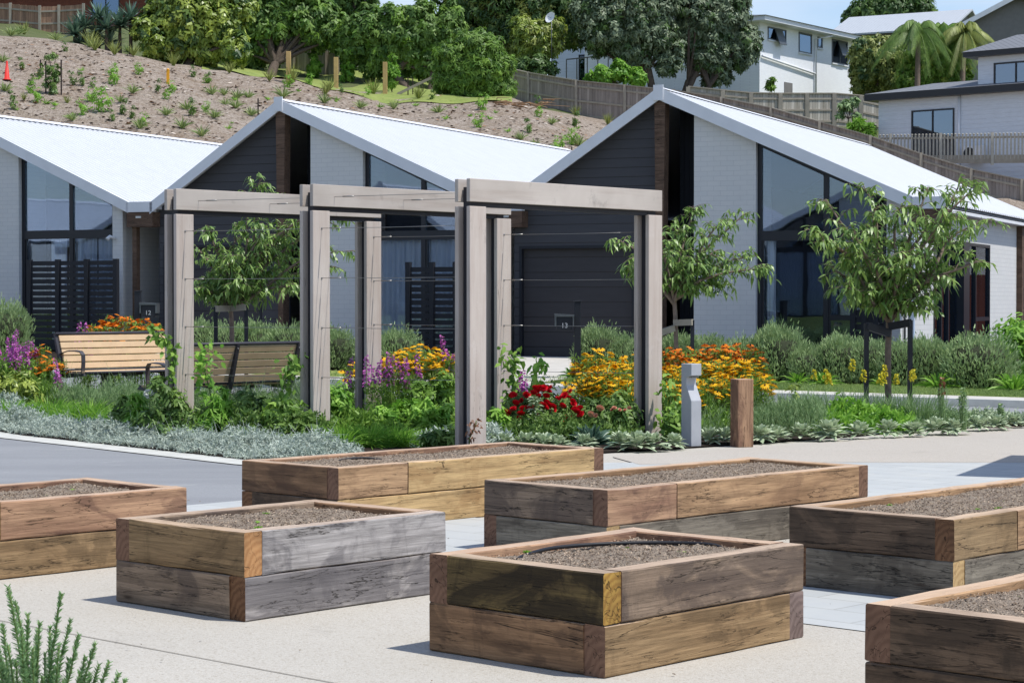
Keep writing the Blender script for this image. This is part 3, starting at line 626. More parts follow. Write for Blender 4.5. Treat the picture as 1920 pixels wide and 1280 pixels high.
def m_glass(name='window_glass', tint=(.92, .94, .96, 1), f0=.09, k=1.0):
    m = MT(name, .02, .5); t = m.n('BsdfTransparent'); t.inputs[0].default_value = tint; g = m.n('BsdfGlossy'); g.inputs['Roughness'].default_value = .015; g.inputs[0].default_value = (.64, .79, 1, 1)
    v = m.coord((1, 1, 1)); bp = m.n('Bump'); bp.inputs['Strength'].default_value = .05; bp.inputs['Distance'].default_value = .02; m.l(m.noise(v, .9, 2), bp.inputs['Height']); m.l(bp.outputs[0], g.inputs['Normal'])
    fr = m.n('Fresnel'); fr.inputs[0].default_value = 1.5; f = m.math('ADD', m.math('MULTIPLY', fr.outputs[0], k), f0)
    x = m.n('MixShader'); m.l(f, x.inputs[0]); m.l(t.outputs[0], x.inputs[1]); m.l(g.outputs[0], x.inputs[2]); m.l(x.outputs[0], m.t.nodes['Material Output'].inputs[0]); return m.m
M_GL = m_glass()
def corr_roof(name, p0, p1, q0, q1, parent, mat, pitch=.19, hgt=.028, thick=.05):
    """ribbed sheet: ribs run from ridge line p0->p1 down to eave line q0->q1"""
    p0, p1, q0, q1 = map(Vector, (p0, p1, q0, q1)); ln = (p1-p0).length; n = max(3, int(ln/pitch)); nrm = (p1-p0).cross(q0-p0).normalized()
    if nrm.z < 0: nrm = -nrm
    prof = []; 
    for i in range(n):
        for f, h in ((0, 0), (.55, 0), (.66, 1), (.88, 1), (.99, 0)): prof.append(((i+f)/n, h*hgt))
    prof.append((1, 0)); vs = []
    for f, h in prof: a = p0.lerp(p1, f)+nrm*h; b = q0.lerp(q1, f)+nrm*h; vs += [a, b]
    b = MB(); b.add(vs, [(2*i, 2*i+1, 2*i+3, 2*i+2) for i in range(len(prof)-1)]); k = len(vs)
    b.add([p0-nrm*thick, q0-nrm*thick, p1-nrm*thick, q1-nrm*thick], [(0, 1, 3, 2)])
    return b.build(name, mat, parent)
PK, LFz, RFz, LU, RU, DEP = 4.77, 2.88, 2.80, -2.9, 4.42, 14.0; UW = 4.24
def barge_z(u): return PK+(LFz-PK)*(u/LU) if u < 0 else PK+(RFz-PK)*(u/RU)
def terrace(label, u, zb, curtains, sidewall=False):
    o = P0+HU*u; t = thing('terrace_house', label, 'house', (o.x, o.y, zb), -a24, 'row of gabled terrace houses'); B = .22
    # roof planes sit on a slab; ribbed sheets above
    corr_roof('roof', (0, -.12, PK+.03), (0, DEP, PK+.03), (LU-.02, -.12, LFz+.03), (LU-.02, DEP, LFz+.03), t, M_ROOF)
    corr_roof('roof', (0, -.12, PK+.03), (0, DEP, PK+.03), (RU+.05, -.12, RFz+.02), (RU+.05, DEP, RFz+.02), t, M_ROOF)
    b = MB(); b.prism([(-.16, PK-.03), (0, PK+.075), (.16, PK+.01), (0, PK+.055)], -.13, DEP+.03, 0, 'y'); b.build('ridge_cap', M_FASC, t)
    for (u0, u1) in ((0, LU-.02), (0, RU+.05)):
        z0 = barge_z(u0); z1 = barge_z(u1) if abs(u1) > 3 else barge_z(u1)
        b = MB(); b.prism([(u0, z0+.06), (u1, z1+.06), (u1, z1+.06-B), (u0, z0+.06-B)], -.16, -.124, 0, 'y'); b.prism([(u0, z0-.02), (u1, z1-.02), (u1, z1-.07), (u0, z0-.07)], -.12, .11, 0, 'y')
        b.build('barge_board', M_FASC, t)
        b = MB(); b.prism([(u0, z0+.06), (u1, z1+.06), (u1, z1-.1), (u0, z0-.1)], DEP, DEP+.03, 0, 'y'); b.build('barge_board', M_FASC, t)
    b = MB(); b.box(-.09, .09, -.185, -.161, PK-.17, PK+.1); b.build('apex_cap', M_FASC, t)
    # gable wall left of the apex in dark weatherboard with garage opening
    g0, g1, gz = -2.78, -.55, 2.1; F = .12
    b = MB(); zt = lambda x: barge_z(x)-.08
    b.prism([(-2.88, 0), (g0, 0), (g0, zt(g0)), (-2.88, zt(-2.88))], F, F+.15, 0, 'y'); b.prism([(g0, gz), (g1, gz), (g1, zt(g1)), (g0, zt(g0))], F, F+.15, 0, 'y'); b.prism([(g1, 0), (.0, 0), (.0, zt(0)), (g1, zt(g1))], F, F+.15, 0, 'y')
    b.build('weatherboard_wall', M_WB, t)
    gd = MB(); gd.box(g0, g1, F+.10, F+.14, 0, gz-.002); gdo = gd.build('garage_door', M_GD, t)
    b = MB(); b.box(g0, g0+.05, F-.012, F+.09, 0, gz); b.box(g1-.05, g1, F-.012, F+.09, 0, gz); b.box(g0+.05, g1-.05, F-.012, F+.09, gz-.05, gz); b.build('door_frame', M_DARK, gdo)
    b = MB(); b.prism([(.02, 0), (.62, 0), (.62, zt(.62)), (.02, zt(.02))], .9, 1.0, 0, 'y'); b.build('recess_wall', M_VG, t)
    b = MB(); v = [(-.045, -.1, 0), (.045, -.1, 0), (.10, -.1, PK-.17), (-.10, -.1, PK-.17)]; v2 = [(x, .12, z) for x, y, z in v]; b.add(v+v2, [(0, 1, 2, 3), (4, 7, 6, 5), (0, 4, 5, 1), (1, 5, 6, 2), (2, 6, 7, 3), (3, 7, 4, 0)])
    b.build('timber_fin', M_FIN, t)
    # brick front, window bay, pilaster, sides
    b = MB(); b.prism([(.60, 0), (1.72, 0), (1.72, zt(1.72)), (.60, zt(.60))], .0, .9, 0, 'y'); b.build('brick_wall', M_BRICK, t)
    b = MB(); b.prism([(4.0, 0), (UW, 0), (UW, zt(UW)), (4.0, zt(4.0))], .0, .42, 0, 'y'); b.build('brick_wall', M_BRICK, t)
    b = MB(); b.box(4.1, UW, .42, DEP, 0, 2.72)
    if not sidewall: b.build('side_wall', M_BRICK, t)
    b = MB(); b.box(-2.9, -2.79, F+.15, DEP, 0, LFz-.1); b.prism([(-2.79, 0), (4.09, 0), (4.09, zt(4.24)), (0, PK-.1), (-2.79, zt(-2.79))], DEP-.15, DEP, 0, 'y'); b.build('rear_wall', M_BRICK, t)
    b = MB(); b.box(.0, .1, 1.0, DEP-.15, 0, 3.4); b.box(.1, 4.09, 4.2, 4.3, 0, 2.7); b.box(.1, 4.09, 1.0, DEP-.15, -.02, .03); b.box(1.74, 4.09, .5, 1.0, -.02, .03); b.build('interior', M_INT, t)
    # window
    w0, w1, y0, y1 = 1.72, 4.0, .10, .18; mu = 2.93; tz = 2.14; zt2 = lambda x: zt(x)-.06
    wn = MB()
    wn.box(w0, w0+.075, y0, y1, 0, zt2(w0+.075)); wn.box(w1-.075, w1, y0, y1, 0, zt2(w1)); wn.prism([(w0+.075, zt2(w0+.075)), (w1-.0, zt2(w1)), (w1-.0, zt2(w1)-.085), (w0+.075, zt2(w0+.075)-.085)], y0-.004, y1+.004, 0, 'y')
    wn.box(w0+.075, w1-.075, y0-.006, y1+.006, tz, tz+.17); wn.box(mu-.045, mu+.045, y0+.004, y1-.004, .05, zt2(mu)-.08); wn.box(w0+.075, w1-.075, y0, y1, 0, .07)
    wn.box(w0+.075, w0+.115, y0+.02, y1-.02, .07, tz); wn.box(mu+.045, mu+.08, y0+.02, y1-.02, .07, tz)
    if sidewall: wn.box(mu+.08, w1-.08, y0+.01, y1-.01, .78, .87)
    wo = wn.build('window', M_ALF, t)
    for (a_, c_, zz0, zz1, zz2) in ((w0+.075, mu-.045, tz+.17, zt2(w0+.08)-.085, zt2(mu)-.085), (mu+.045, w1-.075, tz+.17, zt2(mu)-.085, zt2(w1)-.085), (w0+.115, mu-.045, .07, tz, tz), (mu+.08, w1-.075, .07, tz, tz)):
        b = MB(); b.prism([(a_, zz0), (c_, zz0), (c_, zz2), (a_, zz1)], y0+.036, y0+.044, 0, 'y'); b.build('glass_pane', M_GL, wo)
    b = MB(); b.prism([(w0, zt2(w0)), (w1, zt2(w1)), (w1, zt(w1)), (w0, zt(w0))], .02, .3, 0, 'y'); b.build('soffit', M_FASC, t)
    for (c0_, c1_) in curtains:
        n = int((c1_-c0_)*60)+4; vs = []
        for i in range(n+1):
            x = c0_+(c1_-c0_)*i/n; yy = .235+.03*math.sin(i*.9)+.012*math.sin(i*2.3)
            vs += [(x, yy, .04), (x+.01*math.sin(i), yy*1.0, tz+.02)]
        b = MB(); b.add(vs, [(2*i, 2*i+2, 2*i+3, 2*i+1) for i in range(n)], 0, True); b.build('curtain', M_CURT, t)
    # gutter box at the right foot
    b = MB(); b.box(RU+.02, RU+.62, -.16, -.02, RFz-.17, RFz+.03); b.build('gutter_end', M_FASC, t)
    b = MB(); b.box(RU+.02, RU+.62, -.15, .2, RFz-.46, RFz-.174); b.build('canopy_box', M_FIN, t)
    return t
T11 = terrace('leftmost gabled house, deep blue glass beside a painted brick wall, cut by the left edge', -15.55, .62, [(2.35, 2.75), (3.0, 3.45), (3.5, 3.95)])
T12 = terrace('middle gabled house with closed sheer curtains and its dark gable behind the pergola', -7.65, .50, [(1.85, 2.88), (2.98, 3.95)])
T13 = terrace('right-hand gabled house with a sunlit brick side wall behind the leafy tree', 0, .40, [(1.86, 2.02)], True)
# entries in the gaps, with door and light
for t, nm in ((T11, 'l'), (T12, 'm')):
    b = MB(); b.box(RU-.04, RU+.66, 1.9, 2.0, 0, 2.4); b.build('entry_wall', M_VG, t)
    d = MB(); d.box(RU+.02, RU+.56, 1.84, 1.895, .03, 2.05); do = d.build('front_door', M_DARK, t); b = MB(); b.tube([(RU+.12, 1.81, .9), (RU+.12, 1.81, 1.2)], .012, 8); b.build('handle', M_ALU, do)
    b = MB(); b.box(RU+.06, RU+.16, -.02, .1, 0, RFz-.46); b.build('entry_post', M_FIN, t)
    b = MB(); b.box(RU+.24, RU+.36, -.165, -.152, RFz-.29, RFz-.25); b.build('canopy_light', plain('lamp_cover', lin(200, 200, 195), .4), t)
    b = MB(); b.box(RU-.04, RU+.66, -.1, DEP, RFz-.12, RFz-.06); b.build('valley_gutter', M_FASC, t)
# security lamp on the first pilaster
b = MB(); b.tube([(4.1, -.02, 2.12), (4.02, -.12, 2.16), (3.99, -.17, 2.10)], [.02, .035, .045], 10); b.build('security_lamp', M_FASC, T11)

# right-hand side wall of house 13 with its windows
def side13():
    t = T13; x0, x1 = UW-.14, UW; H = 2.72
    wa, wb, wz = 2.45, 7.45, 2.22
    b = MB(); pr = lambda y0, y1, z0, z1: b.box(x0, x1, y0, y1, z0, z1)
    pr(.42, wa, 0, H); pr(wb, 10.3, 0, H); pr(wa, wb, wz, H); b.build('brick_wall', M_BRICK, t)
    b = MB(); b.box(x0, x1-.03, 10.3, 14, 0, H); b.build('dark_wall', M_VG, t)
    f = MB()
    for y in (wa, 3.05, 3.62, 6.05, wb-.06): f.box(x1-.07, x1+.012, y, y+.06, 0, wz)
    f.box(x1-.09, x1+.10, 4.55, 5.05, 0, wz-.001); f.box(x1-.07, x1+.011, wa+.06, wb-.06, wz-.06, wz); f.box(x1-.07, x1+.011, 6.11, wb-.06, .72, .79); f.box(x1-.07, x1+.011, wa+.06, wb-.06, 0, .05)
    wo = f.build('window', M_ALF, t)
    ed = [wa+.06, 3.05, 3.11, 3.62, 3.68, 4.55, 5.05, 6.05, 6.11, wb-.06]
    for i in range(0, 10, 2):
        b = MB(); b.box(x1-.04, x1-.032, ed[i], ed[i+1], .05, wz-.06); b.build('glass_pane', M_GL, wo)
    b = MB(); b.box(x1+.02, x1+.10, .55, .63, 0, H-.1); b.build('downpipe', plain('downpipe_paint', lin(190, 205, 222), .4), t)
    b = MB(); b.tube([(x1+.03, .18, 0), (x1+.03, .18, 2.6)], .02, 6); b.build('conduit', M_ALU, t)
    b = MB(); b.box(x1-.02, x1+.12, 10.3, 10.5, 0, H); b.build('dark_fin', M_FIN, t)
    b = MB(); b.box(x1, RU+.04, -.1, DEP, H-.03, H+.03); b.build('eave_soffit', M_FASC, t)
    b = MB(); b.tube([(x1+.03, 1.0, 2.25), (x1+.03, 1.25, 2.25)], .015, 6); b.build('wall_vent', M_ALU, t)
side13()

def m_pal(name, a, b, c, pitch=.15):
    m = MT(name, .9, .15); v = m.n('TexCoord').outputs['Object']; s = m.n('SeparateXYZ'); m.l(v, s.inputs[0]); q = m.math('DIVIDE', s.outputs[0], pitch); f = m.math('FRACT', q); fl = m.math('FLOOR', q)
    wn = m.n('TexWhiteNoise', noise_dimensions='1D'); m.l(fl, wn.inputs['W']); cc = m.mix(wn.outputs['Value'], a, b); cc = m.mix(m.mr(m.noise(m.coord((6, 6, .8)), 1, 4), .45, .75, 0, .7), cc, c)
    line = m.mr(f, 0, .07, 1, 0); cc = m.mix(m.math('MULTIPLY', line, .85), cc, (.015, .012, .01, 1)); m.col(cc); return m.m
# the opposite row of houses, behind the camera: the windows mirror it
bk = MB(); OR = P0-HD*31; q0 = OR+HU*6; q1 = OR-HU*62; q2 = q1-HD*18; q3 = q0-HD*18; bk.prism([(q0.x, q0.y), (q1.x, q1.y), (q2.x, q2.y), (q3.x, q3.y)], -.1, 1.0, 0, 'z'); bk.build('bank', M_LAWN, kind='structure')
def deep(root, loc, rz, label):
    r = root.copy(); COL.objects.link(r); r.location = loc; r.rotation_euler = (0, 0, rz); r['label'] = label
    for ch in list(root.children):
        c = ch.copy(); COL.objects.link(c); c.parent = r
        for g in list(ch.children): d = g.copy(); COL.objects.link(d); d.parent = c
for i in range(6):
    p = OR-HD*1.5-HU*(4+9.4*i); deep(T12, (p.x, p.y, 1.0), math.pi-a24, '%s house of the opposite row, behind the camera, mirrored in the windows' % ORD[i+1])
# terracotta garden fence past the right end of the row, mirrored in the side windows
t = thing('terracotta_fence', 'terracotta boarded garden fence beyond the right end of the houses, outside the frame', 'fence', (12.9, 50.4, .4), math.atan2(-.59, .81)); b = MB(); b.box(0, 8, 0, .1, 0, 1.75); b.build('boards', m_pal('terracotta_boards', lin(186, 112, 88), lin(164, 96, 76), lin(120, 74, 60)), t)
# unseen stand-in shelter, added right of frame to cast slanting shade on the pavers
t = thing('shade_caster', 'unseen stand-in shelter added beyond the right edge to shade the pavers', 'shade caster', (5.02, 17.3, 0), R_(-24))
b = MB(); b.box(0, 3.2, 0, 2.6, 2.5, 2.62); b.build('roof', M_BEAM, t, bevel=.01)
for x_ in (.5, 2.9):
    for y_ in (.2, 2.4): b = MB(); b.box(x_-.06, x_+.06, y_-.06, y_+.06, 0, 2.5); b.build('post', M_POST, t)
# ---------------------------------------------------------------- slatted privacy screens
def screen(label, o, rz, wd, ht, nb, z0=0.):
    t = thing('privacy_screen', label, 'screen', o, rz, 'black slatted privacy screens')
    for i in range(nb+1):
        x = wd*i/nb; b = MB(); b.box(x-.045, x+.045, -.045, .045, -.05, ht+.02); b.build('post', M_DARK, t)
    for k in range(nb):
        n = int(ht/.118); b = MB()
        for i in range(n):
            z = .03+i*.118; b.box(wd*k/nb+.046, wd*(k+1)/nb-.046, -.012, .012, z, z+.086)
        b.build('slat_panel', M_DARK, t)
    return t
def scr(label, pa, pb, d, zb, ht, nb):
    def uo(px): q = (px-960)/FPX; P = P0+HD*d; return (q*P.y-P.x)/(HU.x-HU.y*q)
    ua, ub = uo(pa), uo(pb); p = P0+HU*ua+HD*d; return screen(label, (p.x, p.y, zb), -a24, ub-ua, ht, nb)
scr('black slatted screen of three bays in front of the leftmost house, behind the flower bench', 56, 218, -.9, .52, 1.78, 3)
scr('black slatted screen seen through the middle portal of the pergola', 766, 900, -1.2, .46, 1.72, 3)
scr('black slatted screen half hidden behind the trunk of the right-hand tree', 1600, 1664, -.7, .30, 1.5, 3)

# ---------------------------------------------------------------- fences
M_PAL = m_pal('weathered_palings', lin(168, 158, 150), lin(142, 133, 126), lin(116, 108, 101))
M_PAL2 = m_pal('silver_palings', lin(196, 190, 178), lin(168, 162, 150), lin(134, 128, 114))
M_PAL3 = m_pal('brown_palings', lin(176, 142, 118), lin(146, 116, 96), lin(110, 90, 78))
M_FP = plain('fence_post_timber', lin(158, 150, 136), .9, .15, 4, .1)
M_YP = plain('new_pine', lin(186, 158, 106), .85, .12, 4, .1)
def fence(label, tops, ht, mat, rails=True, post=.12, pm=None, group=None, cap=False, over=.05, postf=None, jag=.02, stepx=None):
    """tops: list of (px, py, Y) fence top points of the photo; bays between consecutive points"""
    pts = [at(*p) for p in tops]; o = pts[0]-Vector((0, 0, ht)); t = thing('paling_fence', label, 'fence', o, 0, group); rg = random.Random(len(label))
    for i, (a, b) in enumerate(zip(pts, pts[1:])):
        d = b-a; ln = math.hypot(d.x, d.y); az = math.atan2(d.y, d.x); m_ = MB(); n = max(2, int(ln/.15)); sl = d.z/ln
        for k in range(n):
            x = ln*k/n; z = sl*x+rg.uniform(-jag, jag)*.6; z2 = sl*(x+ln/n); m_.box(x, x+ln/n-.006, -.01, .01, -ht+z, z)
        m_.build('paling_panel', mat, t, loc=a-o, rot=(0, 0, az))
        r = MB()
        for h in (.25, ht*.5, ht-.25) if rails else ():
            r.bar((0, -.03, -h), (ln, -.03, -h+d.z), .04, .09)
        if cap: r.bar((0, -.02, .02), (ln, -.02, .02+d.z), .14, .05)
        if r.v: r.build('rail', pm or M_FP, t, loc=a-o, rot=(0, 0, az))
    for i, a in enumerate(pts):
        b = MB(); b.box(-post/2, post/2, -.13, -.02, -ht-.4, over); b.build('post', pm or M_FP, t, loc=a-o)
    return t
def interp_pts(tbl, xs): return [(x, float(np.interp(x, [q[0] for q in tbl], [q[1] for q in tbl])), float(np.interp(x, [q[0] for q in tbl], [q[2] for q in tbl]))) for x in xs]
tb = [(945, 127, 101), (990, 137, 99.5), (1080, 152, 97.5), (1171, 161, 96), (1262, 170, 94.5), (1352, 184, 93), (1445, 203, 91.5), (1536, 229, 90), (1631, 256, 89), (1726, 289, 88), (1820, 318, 87), (1915, 338, 86), (2010, 358, 85), (2100, 380, 84)]
fence('long grey paling fence running down the slope behind the two right-hand roofs', tb, 1.85, M_PAL, cap=True)
tb2 = [(1290, 163, 101), (1355, 170, 101), (1408, 175, 101.2), (1463, 176, 101.5), (1513, 176, 102), (1564, 176, 102.5), (1614, 180, 103), (1660, 190, 103.5)]
fence('silvery paling fence with dark posts in front of the white two-storey house', tb2, 1.6, M_PAL2, cap=True, post=.2, over=-.01)
tb3 = [(-60, 2, 108), (20, 8, 107), (75, 13, 106), (111, 12, 106), (157, 9, 105.5)]
fence('brown paling fence with a gate at the top left behind the spiky plants', tb3, 1.75, M_PAL3, post=.13)
tb4 = [(520, 82, 106), (552, 84, 105.5), (584, 88, 105), (612, 96, 104.6), (634, 102, 104.2)]
fence('pale bare paling fence under the broad tree at the top of the lawn', tb4, 1.5, M_PAL2, rails=False)
# picket balustrade in front of the pale weatherboard house
def pickets():
    a = at(1650, 255, 91.5); b = at(1960, 251, 87.5); o = a-Vector((0, 0, 1.2)); d = b-a; ln = d.length; t = thing('picket_balustrade', 'white-capped picket balustrade in front of the low weatherboard house', 'balustrade', o, 0)
    n = int(ln/.165); m_ = plain('picket_timber', lin(176, 172, 160), .8)
    mesh = MB(); mesh.box(-.035, .035, -.02, .02, -1.05, 0); mesh.lathe([(.0, .07), (.05, .045), (.055, .02), (.03, .0)], k=8); me = mesh.mesh('picket', m_)
    for i in range(n):
        if i % 14 == 3:
            q = MB(); q.box(-.06, .06, -.06, .06, -1.3, .09); q.build('post', m_, t, loc=a+d*i/n-o)
        elif i < 98: link('picket', me, t, loc=a+d*i/n-o)
    r = MB(); r.bar(a-o-Vector((0, 0, .12)), b-o-Vector((0, 0, .12)), .04, .09); r.bar(a-o-Vector((0, 0, 1.05)), b-o-Vector((0, 0, 1.05)), .04, .35); r.build('rail', M_FP, t)
pickets()
# glass balustrade behind the trees
a = at(1062, 112, 112); b = at(1160, 102, 112); t = thing('steel_balustrade', 'thin steel balustrade glimpsed behind the grey-green tree', 'balustrade', a-Vector((0, 0, 1.1)), 0)
m_ = MB(); m_.bar((0, 0, 1.1), b-a+Vector((0, 0, 1.1)), .06, .06); m_.build('rail', M_ALU, t)
for i in range(6):
    q = (b-a)*(i/5); m_ = MB(); m_.box(q.x-.03, q.x+.03, q.y-.03, q.y+.03, -.1, q.z+1.1); m_.build('post', M_ALU, t)

# ---------------------------------------------------------------- houses on the hill
M_WBK = m_brick('white_block_wall', lin(240, 242, 244, 1), lin(236, 238, 241, 1), lin(222, 224, 228, 1))
M_PWB = m_board('pale_weatherboard', lin(222, 227, 234, .95), .2, 2, .06, dk=.25)
M_GRF = plain('grey_tile_roof', lin(112, 116, 124), .7, .12, 9, .3)
M_PRF = m_board('grey_ribbed_roof', lin(120, 122, 126), .22, 0, .12)
M_LRF = m_board('pale_ribbed_roof', lin(196, 202, 208, .8), .24, 0, .08)
M_GWL = plain('grey_render', lin(120, 118, 116), .8, .08, 3, .1)
M_RWL = m_brick('red_brown_wall', lin(120, 66, 48), lin(104, 56, 42), lin(70, 50, 42))
M_BGL = m_glass('dark_glass', (.25, .3, .35, 1), .22)
def hwin(t, F, x0, x1, z0, z1, fm, glass=None, split=1, y=0., blind=False):
    """window on a wall lying in local plane y=0 of frame F (4x4)"""
    b = MB(); w_ = .07
    b.box(x0, x1, -.05, .06, z0, z0+w_, 0, F); b.box(x0, x1, -.05, .06, z1-w_, z1, 0, F); b.box(x0, x0+w_, -.045, .055, z0+w_, z1-w_, 0, F); b.box(x1-w_, x1, -.045, .055, z0+w_, z1-w_, 0, F)
    for i in range(1, split+1):
        if i <= split-0 and split > 1 and i < split+0: xx = x0+(x1-x0)*i/split; b.box(xx-.035, xx+.035, -.045, .055, z0+w_, z1-w_, 0, F)
    o = b.build('window', fm, t); g = MB(); g.box(x0+w_, x1-w_, -.01, -.002, z0+w_, z1-w_, 0, F); g.build('glass_pane', M_BGL, o)
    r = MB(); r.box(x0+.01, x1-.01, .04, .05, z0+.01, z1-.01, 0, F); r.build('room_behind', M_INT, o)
    if blind: r = MB(); r.box(x0+w_, x1-w_, .015, .03, z1-w_-(z1-z0)*.22, z1-w_, 0, F); r.build('blind', M_CURT, o)
    s = MB(); s.box(x0-.05, x1+.05, -.09, -.051, z0-.07, z0-.002, 0, F); s.build('sill', M_FASC, o); return o
def frame(o, az): return Matrix.Translation(o) @ Matrix.Rotation(az, 4, 'Z')
def white_house():
    C = at(1424, 190, 112); C.z = 11.6; a1 = math.atan2(.80, .60); t = thing('two_storey_house', 'white two-storey block house with open awning windows above the silvery fence', 'house', C, 0)
    F1 = frame((0, 0, 0), a1); Ln = 10.7; Hh = at(1424, 42, 112).z-11.6; a2 = a1+math.pi/2
    b = MB(); b.box(0, Ln, 0, 11.5, 0, Hh, 0, F1); b.build('wall', M_WBK, t)
    e = MB(); e.box(-.75, Ln+.75, -.75, 12.2, Hh+.002, Hh+.24, 0, F1); e.build('eave', M_FASC, t)
    r = MB(); z = Hh+.245; hx = 5.2; v = [(-.85, -.85, z), (Ln+.85, -.85, z), (Ln+.85, 12.3, z), (-.85, 12.3, z), (Ln/2, 5.0, z+1.15), (Ln/2, 6.6, z+1.15)]
    r.add([F1 @ Vector(p) for p in v], [(0, 1, 4), (1, 2, 5, 4), (2, 3, 5), (3, 0, 4, 5), (0, 3, 2, 1)]); r.build('roof', M_GRF, t)
    X = lambda px: (lambda s: (s*112-C.x)/(.60-.80*s))((px-960)/FPX)
    def Z(px, py): Y = 112+.80*X(px); return at(px, py, Y).z-C.z
    for (p0, p1, t0, b0, n, lab) in ((1438, 1472, 50, 74, 2, 1), (1496, 1520, 60, 98, 1, 0), (1531, 1540, 69, 90, 1, 0), (1558, 1587, 73, 118, 2, 0)):
        wo = hwin(t, F1, X(p0), X(p1), Z(p0, b0), Z(p0, t0), M_ALU, split=n)
        if lab or p0 == 1558:
            q = MB(); x0, x1 = X(p0), X(p1); zt = Z(p0, t0); q.bar(F1 @ Vector(((x0+x1)/2+.1, -.35, zt-.9)), F1 @ Vector(((x0+x1)/2+.1, -.05, zt-.05)), .8, .05); q.build('open_sash', M_ALU, wo)
    p = MB(); x = X(1525); p.tube([F1 @ Vector((x, -.1, 0)), F1 @ Vector((x, -.1, Hh-.3)), F1 @ Vector((x+1.0, -.6, Hh-.05))], .07, 8); p.tube([F1 @ Vector((0.1, -.1, Z(1440, 108))), F1 @ Vector((x, -.1, Z(1524, 139)))], .06, 6); p.build('downpipe', M_FASC, t)
    d = MB(); d.box(X(1469), X(1484), -.03, .02, 0, Z(1475, 155), 0, F1); d.build('door', M_GWL, t)
white_house()
def low_house():
    C = at(1647, 300, 95.5); C.z = 6.6; az = math.atan2(-.64, .77); t = thing('weatherboard_house', 'pale weatherboard house with black framed windows and a small upper storey at the right edge', 'house', C, 0)
    F = frame((0, 0, 0), az); s0 = Vector((math.cos(az), math.sin(az), 0))
    def X(px, d=0): s = (px-960)/FPX; return (s*(C.y)-C.x)/(s0.x-s0.y*s)
    def Z(px, py): return at(px, py, C.y+s0.y*X(px)).z-C.z
    H = Z(1647, 190); Ln = 12
    b = MB(); b.box(0, Ln, 0, 8, -.5, H, 0, F); b.build('wall', M_PWB, t)
    b = MB(); b.box(-.5, Ln+.4, -.45, .0, H+.002, H+.3, 0, F); b.box(-.5, 0, .0, 8.4, H+.002, H+.3, 0, F); b.build('fascia', M_ALF, t)
    ux = X(1822); z1 = Z(1822, 172)
    r = MB(); r.add([F @ Vector(p) for p in ((-.5, -.45, H+.305), (Ln, -.45, H+.305), (Ln, 3.2, H+1.0), (1.1, 3.2, H+1.0), (-.5, 8, H+.305), (1.1, 5, H+1.0), (Ln, 5, H+1.0), (Ln, 8, H+.305))], [(0, 1, 2, 3), (0, 3, 5, 4), (3, 2, 6, 5), (5, 6, 7, 4)]); r.build('roof', M_PRF, t)
    H2 = Z(1822, 106); U = MB(); U.box(ux, Ln+1, .5, 6, H+.31, H2, 0, F); U.build('upper_wall', M_PWB, t)
    f = MB(); f.box(ux-.55, Ln+1.3, .1, 6.3, H2+.002, H2+.22, 0, F); f.build('fascia', M_ALF, t)
    r = MB(); z = H2+.225; r.add([F @ Vector(p) for p in ((ux-.6, .05, z), (Ln+1.4, .05, z), (Ln+1.4, 3.2, z+1.0), (ux+.55, 3.2, z+1.0), (ux-.6, 6.4, z), (Ln+1.4, 6.4, z))], [(0, 1, 2, 3), (0, 3, 4), (3, 2, 5, 4)]); r.build('roof', M_PRF, t)
    hwin(t, F @ Matrix.Translation((0, .5, 0)), X(1852), X(1852)+3.2, Z(1852, 163), Z(1852, 117), M_ALF, split=3, blind=True)
    hwin(t, F, X(1708), X(1788), Z(1750, 296), Z(1708, 208), M_ALF, split=2, blind=True)
    d = MB(); x = X(1798); d.tube([F @ Vector((x, -.06, -.4)), F @ Vector((x, -.06, H))], .055, 8); d.build('downpipe', M_FASC, t)
    h = MB(); x = X(1812); h.box(x, x+.9, -.5, -.12, Z(1825, 303), Z(1825, 275), 0, F); hp_ = h.build('heat_pump', M_FASC, t)
    g = MB(); m4 = F @ Matrix.Translation((x+.35, -.505, (Z(1825, 303)+Z(1825, 275))/2)); n = len(g.v); g.lathe([(.0, 0), (.24, 0), (.26, .01), (.27, 0)], k=20); 
    for i in range(n, len(g.v)): q = m4 @ Vector((g.v[i][0], -g.v[i][2], g.v[i][1])); g.v[i] = tuple(q)
    g.build('fan_grille', M_DARK, hp_)
low_house()
